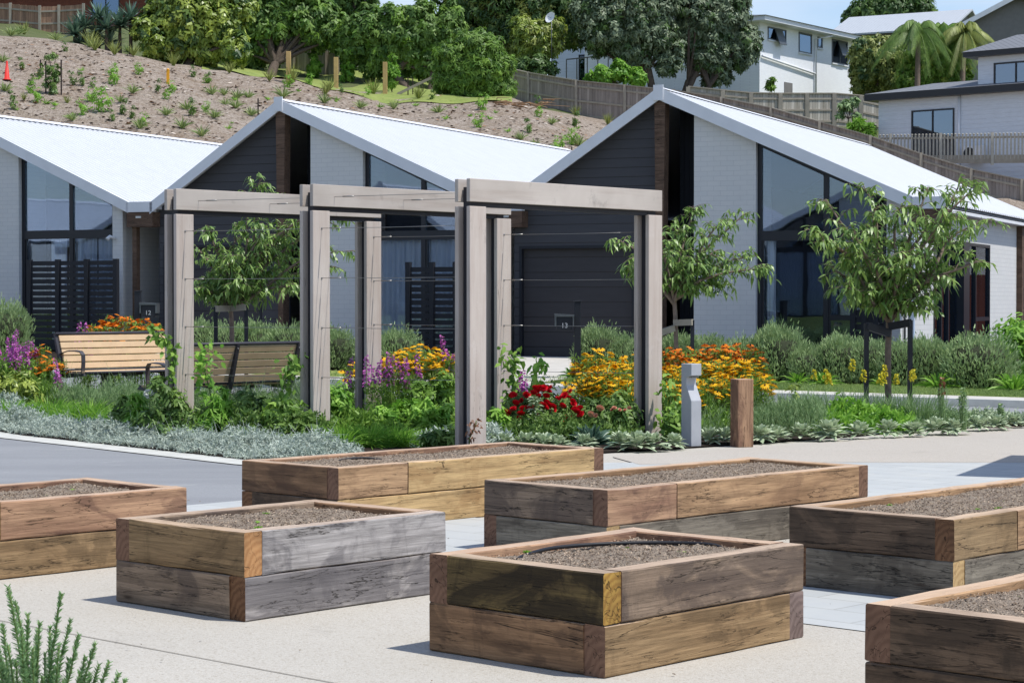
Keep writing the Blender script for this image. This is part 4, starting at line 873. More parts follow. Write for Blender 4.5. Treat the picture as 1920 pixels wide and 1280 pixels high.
def gable_house(label, corner, W_, D_, H, rise, az, wall, roof, ridge='x', zb=None, name='distant_house', fascia=None, extra=None):
    C = at(*corner); t = thing(name, label, 'house', (C.x, C.y, C.z-H), az); o = .5
    b = MB()
    if ridge == 'y': b.prism([(0, 0), (W_, 0), (W_, H), (W_/2, H+rise*(1-2*0)), (0, H)], 0, D_, 0, 'y'); b.build('wall', wall, t)
    else: b.prism([(0, 0), (D_, 0), (D_, H), (D_/2, H+rise), (0, H)], 0, W_, 0, 'x'); b.build('wall', wall, t)
    r = MB(); k = rise/(W_/2 if ridge == 'y' else D_/2); e = .12
    if ridge == 'y':
        r.prism([(-o, H-k*o+.03), (W_/2, H+rise+.03), (W_+o, H-k*o+.03), (W_+o, H-k*o+.03+e), (W_/2, H+rise+.03+e), (-o, H-k*o+.03+e)], -o, D_+o, 0, 'y')
    else: r.prism([(-o, H-k*o+.03), (D_/2, H+rise+.03), (D_+o, H-k*o+.03), (D_+o, H-k*o+.03+e), (D_/2, H+rise+.03+e), (-o, H-k*o+.03+e)], -o, W_+o, 0, 'x')
    r.build('roof', roof, t)
    if fascia:
        f = MB(); 
        if ridge == 'y':
            for (xa, xb) in ((-o, W_/2), (W_/2, W_+o)):
                za = H-k*o if xa < 0 else H+rise; zb2 = H+rise if xb < W_ else H-k*o; f.prism([(xa, za+.14), (xb, zb2+.14), (xb, zb2-.18), (xa, za-.18)], -o-.04, -o-.003, 0, 'y')
        f.build('fascia', fascia, t)
    return t
# pale ribbed roof, seen almost side on
gable_house('long pale grey ribbed roof between the white house and the palms', (1566, 66, 150), 8.3, 9, 4, 1.7, R_(-28), M_GWL, M_LRF, 'x')
g = gable_house('grey gabled house with a roof cowl at the top right', (1768, 68, 128), 9.2, 8, 5, 2.35, R_(-14), M_GWL, M_GRF, 'y', fascia=M_FASC)
b = MB(); b.lathe([(.12, 0), (.12, .5), (.25, .55), (.25, .8), (0, .85)], (4.4, 0, 7.3), 10); b.build('roof_cowl', M_DARK, g); b = MB(); b.tube([(6, .5, 6.8), (6, .5, 8.9)], .03, 6); b.build('aerial', M_ALU, g)
h2 = gable_house('pale house with dark tiled roof behind the grey-green trees', (1035, 66, 124), 12, 8, 5.2, 1.4, R_(-6), M_PWB, M_GRF, 'x')
hwin(h2, Matrix.Identity(4), 1.6, 5.0, 2.0, 4.0, M_ALF, split=3); hwin(h2, Matrix.Identity(4), 7, 9.5, 2.0, 4.0, M_ALF, split=2)
h3 = gable_house('red-brown brick house showing above the brown fence at the top left', (-40, -22, 124), 11.2, 8, 6.5, 1.4, R_(3), M_RWL, M_GRF, 'x')
hwin(h3, Matrix.Identity(4), 6.7, 8.35, 4.9, 6.2, M_ALF, split=2)
# satellite dish
p = at(1033, 34, 102); d = thing('satellite_dish', 'white satellite dish above the olive tree', 'dish', p, R_(-40)); b = MB(); b.lathe([(0, .0), (.3, .04), (.55, .16), (.57, .17)], k=20); me = b.mesh('dish', M_FASC)
d.scale = (.5,)*3; link('reflector', me, d, rot=(R_(70), 0, 0)); b = MB(); b.tube([(0, .1, -4.5), (0, .1, -.1)], .04, 6); b.tube([(0, 0, 0), (0, -.5, .1)], .02, 5); b.build('mast', M_ALU, d)
# ---------------------------------------------------------------- hill markers
p = hit(13, 156, 58); t = thing('traffic_cone', 'red traffic cone on the mulched slope near the left edge', 'cone', p)
b = MB(); b.lathe([(.17, 0), (.17, .03), (.11, .03), (.035, .74), (.03, .75)], k=16); b.build('cone_body', plain('cone_red', lin(214, 56, 48), .5, .05), t)
p = hit(315, 161, 58); t = thing('marker_post', 'bright orange-yellow marker post on the mulched slope', 'marker post', p); b = MB(); b.box(-.06, .06, -.03, .03, -.1, .6); b.lathe([(.06, .6), (.05, .63), (0, .65)], k=8); b.build('shaft', plain('marker_yellow', lin(236, 168, 42), .5, .05), t)
for i, (x, yt, yb) in enumerate(((452, 85, 128), (541, 97, 155), (630, 108, 167), (722, 117, 178))):
    p = hit(x, yb, 70); h = at(x, yt, p.y).z-p.z; t = thing('boundary_post', '%s from the left of four new timber posts along the lawn edge' % ORD[i+1], 'post', p, 0, 'timber posts along the lawn edge'); b = MB(); b.box(-.1, .1, -.1, .1, -.2, h); b.build('shaft', M_YP, t, bevel=.01)
M_STK = plain('dark_stake', lin(56, 46, 44), .8)
for i, (x, yt, yb) in enumerate(((86, 115, 178), (115, 112, 181), (76, 112, 134), (484, 185, 222), (765, 145, 181), (774, 146, 180), (793, 150, 175), (1030, 272, 292), (1072, 275, 292), (414, 85, 118), (698, 85, 112))):
    p = hit(x, yb, 58); h = at(x, yt, p.y).z-p.z; b = MB(); b.box(-.025, .025, -.025, .025, -.1, h); tag(b.build('garden_stake', M_STK, loc=p), 'thin dark stake on the hillside, %s from the left' % ORD[1+sorted([86, 115, 76, 484, 765, 774, 793, 1030, 1072, 414, 698]).index(x)], 'stake', 'stakes on the hillside')
# fallen rails by the bush, brushwood
p = hit(745, 180, 70); b = MB(); q = at(815, 143, p.y); b.bar((0, 0, .02), q-p, .08, .12); tag(b.build('loose_rail', M_FP, loc=p), 'grey timber rail sloping up to the right at the end of the lawn', 'rail')
rg = random.Random(4); p = hit(975, 205, 70); t = thing('branch_pile', 'heap of dead branches at the foot of the long fence', 'branches', p); b = MB()
for i in range(26):
    a = Vector((rg.uniform(-1.3, 1.3), rg.uniform(-.4, .4), rg.uniform(0, .35)+.1)); b.tube([a, a+Vector((rg.uniform(-.6, .6), rg.uniform(-.2, .2), rg.uniform(-.12, .12))), a+Vector((rg.uniform(-1, 1), rg.uniform(-.3, .3), rg.uniform(-.2, .1)))], [.03, .02, .008], 5)
b.build('twigs', plain('dead_wood', lin(150, 120, 92), .9), t)

# ---------------------------------------------------------------- plants
G_ = dict(
 fresh=leafm('leaf_fresh', lin(84, 124, 46, .95), lin(150, 186, 80, .95), .35),
 mid=leafm('leaf_mid', lin(66, 102, 46, .95), lin(142, 172, 88, 1), .36),
 cherry=leafm('leaf_cherry', lin(84, 124, 56, .9), lin(168, 196, 108, .95), .3, .4, .5),
 dark=leafm('leaf_dark', lin(56, 86, 44, .95), lin(110, 140, 74, 1), .34, .45, .5),
 yell=leafm('leaf_yellow_green', lin(82, 114, 40, .95), lin(190, 204, 92, 1), .3, .4, .5),
 lime=leafm('leaf_lime', lin(96, 150, 48, 1), lin(166, 208, 88, 1), .42),
 grey=leafm('leaf_grey_green', lin(112, 138, 86, 1.05), lin(184, 204, 148, 1.05), .3, .6),
 poh=leafm('leaf_pohutukawa', lin(72, 94, 64, .95), lin(156, 170, 136, .95), .2, .5),
 silver=leafm('leaf_silver', lin(156, 170, 156, .95), lin(210, 220, 206, .95), .12, .7),
 lamb=leafm('leaf_lamb', lin(134, 158, 118, .95), lin(202, 214, 182, .95), .15, .75),
 lav=leafm('leaf_lavender', lin(106, 140, 84, 1), lin(166, 190, 136, 1), .25, .6),
 rosem=leafm('leaf_rosemary', lin(84, 124, 74, 1), lin(150, 184, 126, 1), .2, .5),
 blue=leafm('leaf_blue_green', lin(66, 98, 80, .75), lin(132, 162, 138, .8), .1, .45, .5),
 flax=leafm('leaf_flax', lin(108, 136, 74, .95), lin(180, 194, 126, .95), .25, .5),
 olive=leafm('leaf_olive', lin(112, 126, 58, .95), lin(172, 180, 100, .95), .25, .5),
 grass=leafm('grass_blades', lin(116, 144, 76, 1), lin(168, 186, 116, 1), .4, .6),
 red=leafm('petal_red', lin(190, 12, 30, 1), lin(236, 36, 56, 1), .2, .6, .2),
 peach=leafm('petal_peach', lin(226, 150, 120, .9), lin(240, 190, 160, .9), .3, .6, .2),
 yel=leafm('petal_yellow', lin(238, 172, 16, .95), lin(250, 206, 40, .95), .25, .6, .2),
 poker=leafm('petal_poker', lin(200, 190, 40, .9), lin(236, 222, 90, .95), .25, .6, .2),
 org=leafm('petal_orange', lin(218, 98, 22, .95), lin(246, 158, 34, .95), .25, .6, .2),
 pur=leafm('petal_purple', lin(172, 76, 162, .95), lin(220, 130, 206, .95), .3, .6, .2),
 white=leafm('petal_white', lin(225, 228, 220, .9), lin(245, 245, 240, .9), .2, .6, .2),
 rusty=leafm('leaf_rusty', lin(110, 70, 50, .8), lin(160, 110, 74, .8), .2))
M_CONE = plain('daisy_centre', lin(60, 30, 20), .9, .2)
M_STEM = plain('green_stem', lin(96, 116, 62), .7, .15, 20, 0)
M_BARK = plain('grey_bark', lin(128, 112, 100), .9, .25, 14, .5)
M_BARKD = plain('dark_bark', lin(92, 80, 70), .9, .3, 9, .5)
NR = np.random.RandomState(11); RG = random.Random(5)

def crown_lf(lf, blobs, n, Lf, Wf, mi=0, cl=.24, per=26, rs=NR, up=.45, squash=.85):
    """leaf clumps over a set of blobs (x,y,z,r[,rz])"""
    B = np.array([list(b)+[b[3]]*(5-len(b)) for b in blobs], float); pw = B[:, 3]**2; pw /= pw.sum(); nc = max(1, n//per)
    bi = rs.choice(len(B), nc, p=pw); d = unit(nc, rs); rr = rs.uniform(.45, 1.14, nc)
    c = B[bi, :3]+d*np.stack([B[bi, 3], B[bi, 3], B[bi, 4]], 1)*rr[:, None]
    cs = B[bi, 3]*cl*rs.uniform(.35, 1.35, nc); k = np.repeat(np.arange(nc), per)
    off = unit(len(k), rs)*(rs.rand(len(k))**.5*cs[k])[:, None]; off[:, 2] *= squash
    P = c[k]+off; nrm = norm(off+d[k]*cs[k][:, None]*.6+np.array([0, 0, up])*cs[k][:, None]); D = norm(np.cross(nrm, unit(len(k), rs))); D[:, 2] -= .25; D = norm(D); Sd = norm(np.cross(D, nrm+unit(len(k), rs)*.35))
    tint = np.clip((rs.rand(nc)**1.4)[k]*.75+rs.rand(len(k))*.35-.03, 0, 1)
    lf.strips(P, D, Sd, Lf*rs.uniform(.7, 1.3, len(k)), Wf*rs.uniform(.7, 1.2, len(k)), .15, 1, (.55, .75, .4) if False else (1, .5), mi, tint)
def limb(b, p, q, r0, r1, k=6, bend=.12, n=5, rg=RG):
    p = Vector(p); q = Vector(q); l = (q-p).length; o = Vector((rg.uniform(-1, 1), rg.uniform(-1, 1), rg.uniform(0, 1)))*l*bend
    pts = [p.lerp(q, i/n)+o*math.sin(math.pi*i/n)*.7 for i in range(n+1)]; b.tube(pts, [r0+(r1-r0)*i/n for i in range(n+1)], k, cap=False); return pts

def big_tree(label, base, blobs_px, Y, n, Lf, Wf, mat, name='broadleaf_tree', trunk=.16, mbark=None, group=None, stems=1, cat='tree', mat2=None, cl=.24, depth=1.0, seed=1):
    """crown blobs given as (px,py,rpx[,dY]) around distance Y"""
    rs = np.random.RandomState(seed); rg = random.Random(seed); base = Vector(base); t = thing(name, label, cat, base, 0, group)
    bl = []
    for q in blobs_px:
        dY = q[3] if len(q) > 3 else 0; c = at(q[0], q[1], Y+dY)-base; r = q[2]/FPX*(Y+dY); bl.append((c.x, c.y, c.z, r))
    b = MB()
    for s in range(stems):
        ang = 6.28*s/stems; o = Vector((math.cos(ang), math.sin(ang)*.5, 0))*trunk*(1.6 if stems > 1 else 0)
        mids = bl if stems == 1 else [q for i, q in enumerate(bl) if i % stems == s]
        if not mids: continue
        cm = Vector([sum(q[i] for q in mids)/len(mids) for i in range(3)]); zf = max(.3, min(q[2]-q[3]*.6 for q in mids)); fork = Vector((cm.x*.5+o.x*1.5, cm.y*.5, zf*.85+.1))
        limb(b, o-Vector((0, 0, .3)), fork, trunk/(stems**.35), trunk*.7/(stems**.35), 8, .05, 5, rg)
        for q in mids:
            for _ in range(2):
                e = Vector(q[:3])+Vector((rg.uniform(-1, 1), rg.uniform(-1, 1), rg.uniform(-.3, .8)))*q[3]*.7; limb(b, fork, e, trunk*.45/(stems**.35), .015, 6, .1, 5, rg)
    b.build('trunk', mbark or M_BARKD, t)
    lf = LF(); ms = [G_[mat]]+([G_[mat2]] if mat2 else [])
    crown_lf(lf, bl, n, Lf, Wf, 0, cl, rs=rs)
    if mat2: crown_lf(lf, [(q[0], q[1]-.1*q[3], q[2]+.15*q[3], q[3]*.95) for q in bl], n//4, Lf, Wf, 1, cl, rs=rs)
    lf.build('crown', ms, t); return t
def hb(px, py, Y): p = at(px, py, Y); p.z = T(p.x, p.y); return p

# --- trees along the top of the hill, left to right
big_tree('broad glossy yellow-green tree bulging over the slope beside the spiky plants', hb(350, 120, 97), [(300, 45, 38), (350, 25, 48), (405, 30, 45), (330, 80, 38), (390, 78, 42), (290, 82, 25, -1), (425, 60, 34), (440, 92, 28, -1), (270, 55, 22, -1), (360, 60, 45), (450, 20, 30), (380, 105, 18), (320, 0, 40), (400, -20, 40)], 97, 45000, 0.22, 0.133, 'yell', mat2='dark', name='broadleaf_tree', trunk=.3, seed=3)
big_tree('dense mid-green tree whose crown hides the sky above the lawn', hb(505, 140, 101), [(470, 25, 48), (530, 15, 45), (500, 65, 42), (575, 45, 40), (445, 80, 32), (620, 55, 34), (560, -20, 38), (460, -25, 45), (480, 100, 26), (510, 40, 45), (600, 20, 30), (640, 75, 26), (470, 115, 16), (455, 60, 36), (590, 72, 26)], 103, 48000, 0.22, 0.125, 'mid', mat2='fresh', trunk=.3, seed=4)
big_tree('rounded tree with a forked trunk standing at the far right end of the lawn', hb(790, 150, 101), [(690, 60, 36), (735, 50, 42), (790, 45, 42), (835, 55, 34), (720, 95, 32), (770, 95, 34), (830, 95, 28), (660, 90, 26), (845, 30, 25), (700, 120, 24), (740, 125, 24), (800, 120, 26), (845, 120, 22), (665, 60, 30), (760, 65, 42), (800, 75, 36)], 102, 51000, 0.22, 0.117, 'mid', mat2='fresh', trunk=.3, stems=2, seed=5)
big_tree('tall dark conifer rising behind the rounded tree, cut by the top edge', hb(665, 120, 116), [(645, 0, 28), (690, 20, 24), (665, -40, 30), (700, -15, 18), (625, 20, 15)], 116, 9000, 0.26, 0.109, 'mid', name='conifer_tree', trunk=.3, seed=6)
big_tree('huge dark-crowned tree with a bare pale trunk at the top centre', hb(903, 150, 106), [(930, -15, 60), (1000, 10, 48), (870, -20, 45), (960, 50, 40), (1050, -10, 45), (880, 50, 36, 2), (1070, 60, 30, 3), (820, -35, 35), (930, 50, 40), (870, 70, 40), (980, 20, 45), (890, 10, 40), (1040, 30, 40), (1015, 45, 32), (1060, 35, 30), (1080, 10, 30)], 107, 51000, 0.24, 0.094, 'dark', mat2='olive', name='gum_tree', trunk=.35, mbark=M_BARK, seed=7)
big_tree('dark undergrowth filling the shade beneath the trees behind the lawn', hb(740, 140, 106), [(x, 128+(x % 3)*3, 17) for x in range(600, 850, 16)]+[(x, 108, 18) for x in range(640, 850, 22)], 106, 16000, .24, .12, 'dark', name='undergrowth', trunk=.06, cat='bushes', seed=31)
big_tree('dark bushes in the shade behind the pale bare fence', hb(500, 120, 108), [(x, 100+(x % 3)*4, 20) for x in range(445, 650, 18)], 108, 9000, .24, .12, 'dark', name='undergrowth', trunk=.06, cat='bushes', seed=32)
big_tree('feathery bright green bush hiding the start of the long fence', hb(885, 195, 93), [(850, 110, 34), (900, 95, 38), (935, 125, 30), (870, 150, 34), (920, 160, 26), (835, 150, 24), (895, 180, 24), (900, 130, 38), (860, 135, 34), (950, 165, 18), (880, 85, 26)], 93, 45000, 0.18, 0.062, 'fresh', mat2='mid', name='feathery_bush', trunk=.12, stems=3, cat='bush', seed=8)
big_tree('olive-yellow small tree just left of the grey-green trees, below the dish', hb(985, 130, 104), [(985, 60, 30), (1020, 75, 30), (1035, 55, 24), (975, 95, 22), (1010, 98, 24), (1040, 85, 18), (1000, 70, 28)], 104, 21000, 0.21, 0.086, 'yell', mat2='olive', trunk=.14, stems=2, seed=9)
big_tree('dark low bush under the olive-yellow tree against the fence', hb(1010, 135, 103), [(1010, 122, 20), (980, 120, 16), (1035, 128, 12)], 103, 3000, .22, .12, 'dark', name='low_bush', trunk=.08, cat='bush', seed=10)
big_tree('left-hand grey-green spreading tree with several bent trunks above the fence', hb(1215, 165, 103), [(1130, 40, 45), (1190, 30, 48), (1120, 75, 28), (1180, 85, 36), (1235, 70, 34), (1150, -10, 40), (1230, -5, 40), (1250, 115, 26), (1195, 105, 26), (1095, 20, 26), (1160, 60, 40), (1210, 60, 40), (1120, 15, 34), (1260, 90, 24), (1230, 25, 36)], 103, 54000, 0.19, 0.094, 'poh', mat2='dark', name='coastal_tree', trunk=.34, mbark=M_BARKD, stems=3, seed=11)
big_tree('right-hand grey-green tree with a drooping lobe over the white house corner', hb(1270, 168, 104), [(1310, 25, 48), (1365, 15, 40), (1345, 65, 34), (1390, 85, 32), (1320, 105, 34), (1350, 130, 26), (1400, 70, 26), (1390, 115, 20), (1300, -20, 40), (1330, 150, 14), (1380, -10, 30), (1330, 50, 40), (1290, 60, 30), (1340, 95, 34), (1360, 40, 36), (1300, 90, 24), (1405, 95, 20)], 105, 54000, 0.19, 0.094, 'poh', mat2='dark', name='coastal_tree', trunk=.30, mbark=M_BARKD, stems=3, seed=12)
big_tree('bright green creeper mounded over the fence rails between the trees', hb(1160, 140, 100), [(1130, 140, 18), (1160, 135, 20), (1195, 142, 16), (1110, 142, 10)], 100, 4000, .2, .13, 'lime', name='creeper_mound', trunk=.05, cat='creeper', seed=13)
big_tree('distant dome-shaped tree on the skyline behind the pale roof', hb(1665, 120, 190), [(1625, 25, 30), (1670, 18, 35), (1720, 22, 30), (1600, 38, 22), (1745, 32, 18), (1650, 40, 25), (1690, 40, 25), (1700, 5, 22), (1640, 10, 20)], 190, 27000, 0.31, 0.172, 'dark', mat2='mid', trunk=.5, seed=14, cl=.3)
big_tree('bushy olive hedge tree right of the white house', hb(1640, 175, 116), [(1625, 105, 32), (1665, 105, 32), (1620, 140, 26), (1660, 145, 28), (1690, 120, 24), (1640, 85, 20), (1640, 125, 32), (1680, 150, 26), (1610, 160, 16)], 116, 30000, 0.19, 0.109, 'olive', mat2='dark', name='hedge_tree', trunk=.2, cat='tree', seed=15)
big_tree('green mixed bush between the palms and the upper storey', hb(1760, 170, 112), [(1760, 125, 26), (1790, 110, 24), (1735, 140, 22), (1800, 140, 20), (1720, 110, 22), (1700, 150, 20), (1780, 150, 18), (1740, 165, 20), (1715, 165, 16), (1790, 90, 20), (1745, 95, 18)], 112, 27000, 0.19, 0.078, 'fresh', mat2='yell', name='mixed_bush', trunk=.12, cat='bush', seed=16)
big_tree('scrappy sapling in front of the silvery fence', hb(1590, 235, 98), [(1585, 200, 12), (1600, 190, 10), (1575, 215, 8), (1605, 215, 8)], 98, 900, .2, .08, 'lav', name='sapling', trunk=.04, seed=17)
big_tree('small potted-looking bush at the foot of the white house wall', hb(1443, 175, 108), [(1443, 160, 9), (1448, 150, 5)], 108, 500, .18, .09, 'fresh', name='small_bush', trunk=.03, cat='bush', seed=18)
big_tree('yellow-green bush and strap leaves at the corner of the weatherboard house', hb(1615, 240, 95), [(1612, 232, 10), (1630, 240, 9), (1600, 238, 7)], 95, 1500, .3, .06, 'lime', name='small_bush', trunk=.03, cat='bush', seed=19)
def palm(label, px, pyb, pyt, Y, fr=2.6, nf=16, seed=1, mat='mid'):
    rs = np.random.RandomState(seed); base = hb(px, pyb, Y); top = at(px+4, pyt, Y)-base; t = thing('palm_tree', label, 'palm', base, 0, 'palms beside the white house'); b = MB(); limb(b, (0, 0, -.3), top, .17, .12, 8, .03); b.build('trunk', M_BARK, t)
    lf = LF(); ribs = MB()
    for i in range(nf):
        az = 6.28*i/nf*2.4+rs.rand()*.6; el = rs.uniform(-.2, 1.3); d = Vector((math.cos(az)*math.cos(el), math.sin(az)*math.cos(el), math.sin(el))); pts = []
        for k in range(9): s = k/8; pts.append(top+d*fr*s+Vector((0, 0, -1.25*fr*.75*s*s)))
        ribs.tube(pts, [.03*(1-.8*k/8) for k in range(9)], 4, cap=False)
        P = []; D = []; Sd = []
        for k in range(1, 56):
            s = k/56; f = s*8; j = int(f); p = pts[j].lerp(pts[min(j+1, 8)], f-j); dr = (pts[min(j+1, 8)]-pts[j]).normalized(); sd = dr.cross(Vector((0, 0, 1))).normalized()
            for g in (-1, 1): P.append(p); D.append((sd*g*.8+dr*.5+Vector((0, 0, -.55))).normalized()); Sd.append(dr)
        lf.strips(P, D, Sd, .5*fr/2.6*(1.1-np.abs(np.repeat(np.arange(1, 56), 2)/56-.45)), .032, .5, 2, (.6, 1, .2), 0, np.clip(rs.rand()*.6+rs.rand(len(P))*.5, 0, 1))
    lf.build('fronds', G_[mat], t); ribs.build('frond_ribs', M_STEM, t)
palm('taller palm with a drooping crown right of the bushy hedge tree', 1718, 175, 58, 110, 2.5, 30, 1); palm('second palm with its crown against the grey gable', 1765, 175, 62, 113, 2.5, 30, 2, 'fresh'); palm('palm with yellowish fronds nearest the upper storey', 1806, 172, 60, 111, 2.2, 26, 3, 'olive')
# spiky yucca plants
def spiky(label, px, py, Y, r, n, mat, name, group, seed, base=None):
    rs = np.random.RandomState(seed); p = at(px, py, Y); g = T(p.x, p.y); t = thing(name, label, 'spiky plant', (p.x, p.y, g), 0, group); h = max(.1, p.z-g); b = MB(); limb(b, (0, 0, -.2), (0, 0, h), .1, .08, 6, .02); b.build('stem', M_BARKD, t)
    lf = LF(); d = unit(n, rs); d[:, 2] = np.abs(d[:, 2])*1.1-.15; d = norm(d); lf.strips(np.tile([0, 0, h], (n, 1)), d, norm(np.cross(d, np.tile([0, 0, 1.], (n, 1))+unit(n, rs)*.3)), r*rs.uniform(.8, 1.1, n), r*.11, .12, 3, (.7, 1, .7, .02), 0, rs.rand(n)); lf.build('leaves', G_[mat], t)
for i, (px, py, r) in enumerate(((140, 66, .95), (158, 52, .9), (185, 35, .9), (200, 55, 1.0), (225, 50, .95), (245, 35, .9), (150, 82, .7), (205, 80, .8), (180, 70, .8))):
    spiky('%s from the left of nine blue-green spiky plants near the brown fence' % ORD[1+sorted([140, 158, 185, 200, 225, 245, 150, 205, 180]).index(px)], px, py, 96+.3*(i % 3), r*1.15, 70, 'blue', 'spiky_plant', 'blue-green spiky plants at the hilltop', 40+i)
# columnar saplings along the lawn edge
for i, (px, yt, yb, wpx) in enumerate(((515, 90, 134, 18), (589, 100, 150, 17), (652, 104, 160, 20), (735, 98, 175, 16))):
    Y = hit(px, yb, 70).y+.3; s = (yb-yt)
    big_tree('%s bright young tree from the left along the lawn edge' % ORD[i+1], hb(px, yb, Y), [(px, yt+s*.28, wpx*.5), (px+2, yt+s*.48, wpx*.72), (px-2, yt+s*.7, wpx*.6), (px+1, yt+s*.1, wpx*.3)], Y, 1500, .16, .07, 'lime', name='young_tree', trunk=.03, group='bright young trees along the lawn edge', mat2='fresh', seed=60+i)
# low brown grasses along the hill crest + leafy flax
def tuftmesh(nm, n, Ln, W_, spread, droop, mat, seed, r0=.04, nseg=3, tl=.3):
    rs = np.random.RandomState(seed); az = rs.rand(n)*6.28; el = rs.uniform(spread, 1.45, n); d = np.stack([np.cos(az)*np.cos(el), np.sin(az)*np.cos(el), np.sin(el)], 1); P = np.stack([np.cos(az)*r0*rs.rand(n), np.sin(az)*r0*rs.rand(n), np.zeros(n)], 1)
    lf = LF(); lf.strips(P, d, norm(np.cross(d, unit(n, rs))), Ln*rs.uniform(.6, 1.1, n), W_, droop, nseg, (.8, 1, .7, .05), 0, rs.rand(n)); return lf.mesh(nm, G_[mat])
def bushmesh(nm, n, r, h, Lf, W_, mat, seed, cl=.35):
    rs = np.random.RandomState(seed); lf = LF(); crown_lf(lf, [(0, 0, h*.5, r*.8, h*.5), (r*.3, 0, h*.62, r*.6, h*.35)], n, Lf, W_, 0, cl, 12, rs); return lf.mesh(nm, G_[mat])
def proto(name, label, cat, me, pn, group): t = thing(name, label, cat, (0, -50, -5), 0, group); link(pn, me, t); return t
def scatter(kind, me, pn, pts, label, group, cat='plant', sc=(.8, 1.25), ymin=57):
    root = None; base_label = label
    for i_, (px, py, *s) in enumerate(sorted(pts)):
        label = '%s from the left of the %s' % (ORD[i_+1], base_label)
        p = hit(px, py, ymin); k = s[0] if s else RG.uniform(*sc)
        if root is None: root = thing(kind, label, cat, p, RG.uniform(0, 6), group); link(pn, me, root); root.scale = (k,)*3
        else: dup(root, p, RG.uniform(0, 6), label, scale=k)
def rnd(n, seed):
    r = random.Random(seed); out = []
    while len(out) < n:
        x = r.uniform(0, 1130); top = np.interp(x, [0, 130, 250, 420, 560, 720, 870, 960, 1130], [80, 98, 122, 145, 172, 192, 205, 210, 245]); lo = np.interp(x, [0, 400, 520, 560, 960, 1050, 1130], [208, 262, 185, 190, 250, 285, 240]); 
        if lo-top < 12: continue
        out.append((x, r.uniform(top, lo), r.uniform(.45, .95)))
    return out
scatter('weed_tuft', tuftmesh('weed_blades', 26, .34, .03, .5, .3, 'lime', 31), 'blades', rnd(34, 77), 'small weedy tufts between the shrubs on the slope', 'weeds on the slope')
scatter('flax_tuft', tuftmesh('flax_leaves', 46, .58, .03, .6, .35, 'flax', 1), 'leaves',
 [(249, 178), (350, 208, 1.2), (397, 182), (422, 198), (420, 182, 1.0), (442, 205, 1.2), (471, 222), (402, 227, 1.1), (311, 218, 1.1), (342, 245, 1.25), (378, 258, 1.2), (445, 187, 1.2), (466, 186, 1.1), (530, 185, 1.5), (608, 197, 1.3), (676, 203, 1.1), (738, 204, 1.1), (822, 213, 1.2), (976, 265, 1.1), (1001, 279, 1.0), (1085, 277, 1.2), (1035, 234, 1.0), (135, 231), (262, 243, 1.2), (225, 192, .9), (10, 175, 1.2), (5, 120, 1.1), (20, 68, 1.3), (35, 66, 1.2), (105, 76, 1.2), (168, 90, 1.1), (240, 100, 1.2)],
 'arching strap-leaved tufts on the mulched slope', 'strap-leaved tufts on the slope')
scatter('low_shrub', bushmesh('shrub_leaves', 190, .27, .50, .09, .035, 'lime', 2, .5), 'foliage',
 [(190, 212, 1.9), (172, 192, 1.2), (212, 160, 1.3), (214, 145, 1.0), (260, 140, 1.0), (69, 195, 1.2), (322, 175, 1.0), (268, 238, 1.0), (155, 220), (58, 175, 1.0), (1072, 272, 1.3), (905, 210, 1.4), (1048, 290, 1.4), (780, 150, 1.0), (540, 165, 1.1), (700, 175, 1.0), (897, 240, 1.2), (1010, 220, .9), (388, 160), (312, 190, .8), (386, 213, .9), (690, 180, .8), (580, 160, 1.0)],
 'small bright green shrubs on the mulched slope', 'bright small shrubs on the slope', 'shrub')
scatter('dark_shrub', bushmesh('shrub_leaves', 120, .19, .55, .10, .035, 'mid', 3, .6), 'foliage',
 [(136, 160, 1.1), (152, 166, 1.1), (174, 168, .8), (40, 132, 1.0), (22, 195, .9), (25, 212, 1.0), (122, 102, .9), (362, 150, 1.0), (392, 158, 1.0), (297, 172, 1.0), (360, 220, 1.3), (232, 215), (249, 225), (210, 232, .9), (78, 150, 1.2), (60, 165, 1.0), (1010, 205, 1.2), (1080, 240, 1.3), (990, 252, 1.2), (810, 190, .9), (640, 175, .8)],
 'sparse dark green shrubs on the mulched slope', 'dark sparse shrubs on the slope', 'shrub')
scatter('dry_grass', tuftmesh('dry_blades', 60, .7, .02, .9, .2, 'olive', 4), 'blades',
 [(170, 88, 1.4), (45, 66, 1.2), (178, 96, 1.2), (215, 105, 1.2), (250, 108, 1.0), (325, 125, 1.2), (400, 128, 1.4), (455, 132, 1.1), (547, 160, 1.6), (617, 170, 1.1), (700, 178, 1.4), (785, 187, 1.2), (45, 190, .6), (126, 195, .6), (610, 178, 1.0), (1080, 220, 1.0), (1140, 235, 1.0), (430, 140, 1.0), (505, 155, 1.0)],
 'dry yellowish grass tufts on the slope', 'dry grass tufts on the slope')
big_tree('tall sparse staked shrub between two dark stakes on the left of the slope', hit(97, 180, 60), [(97, 105, 12), (100, 130, 14), (95, 155, 15), (103, 170, 10)], hit(97, 180, 60).y, 1300, .12, .04, 'mid', name='staked_shrub', trunk=.03, stems=3, cat='shrub', mat2='lav', seed=71)

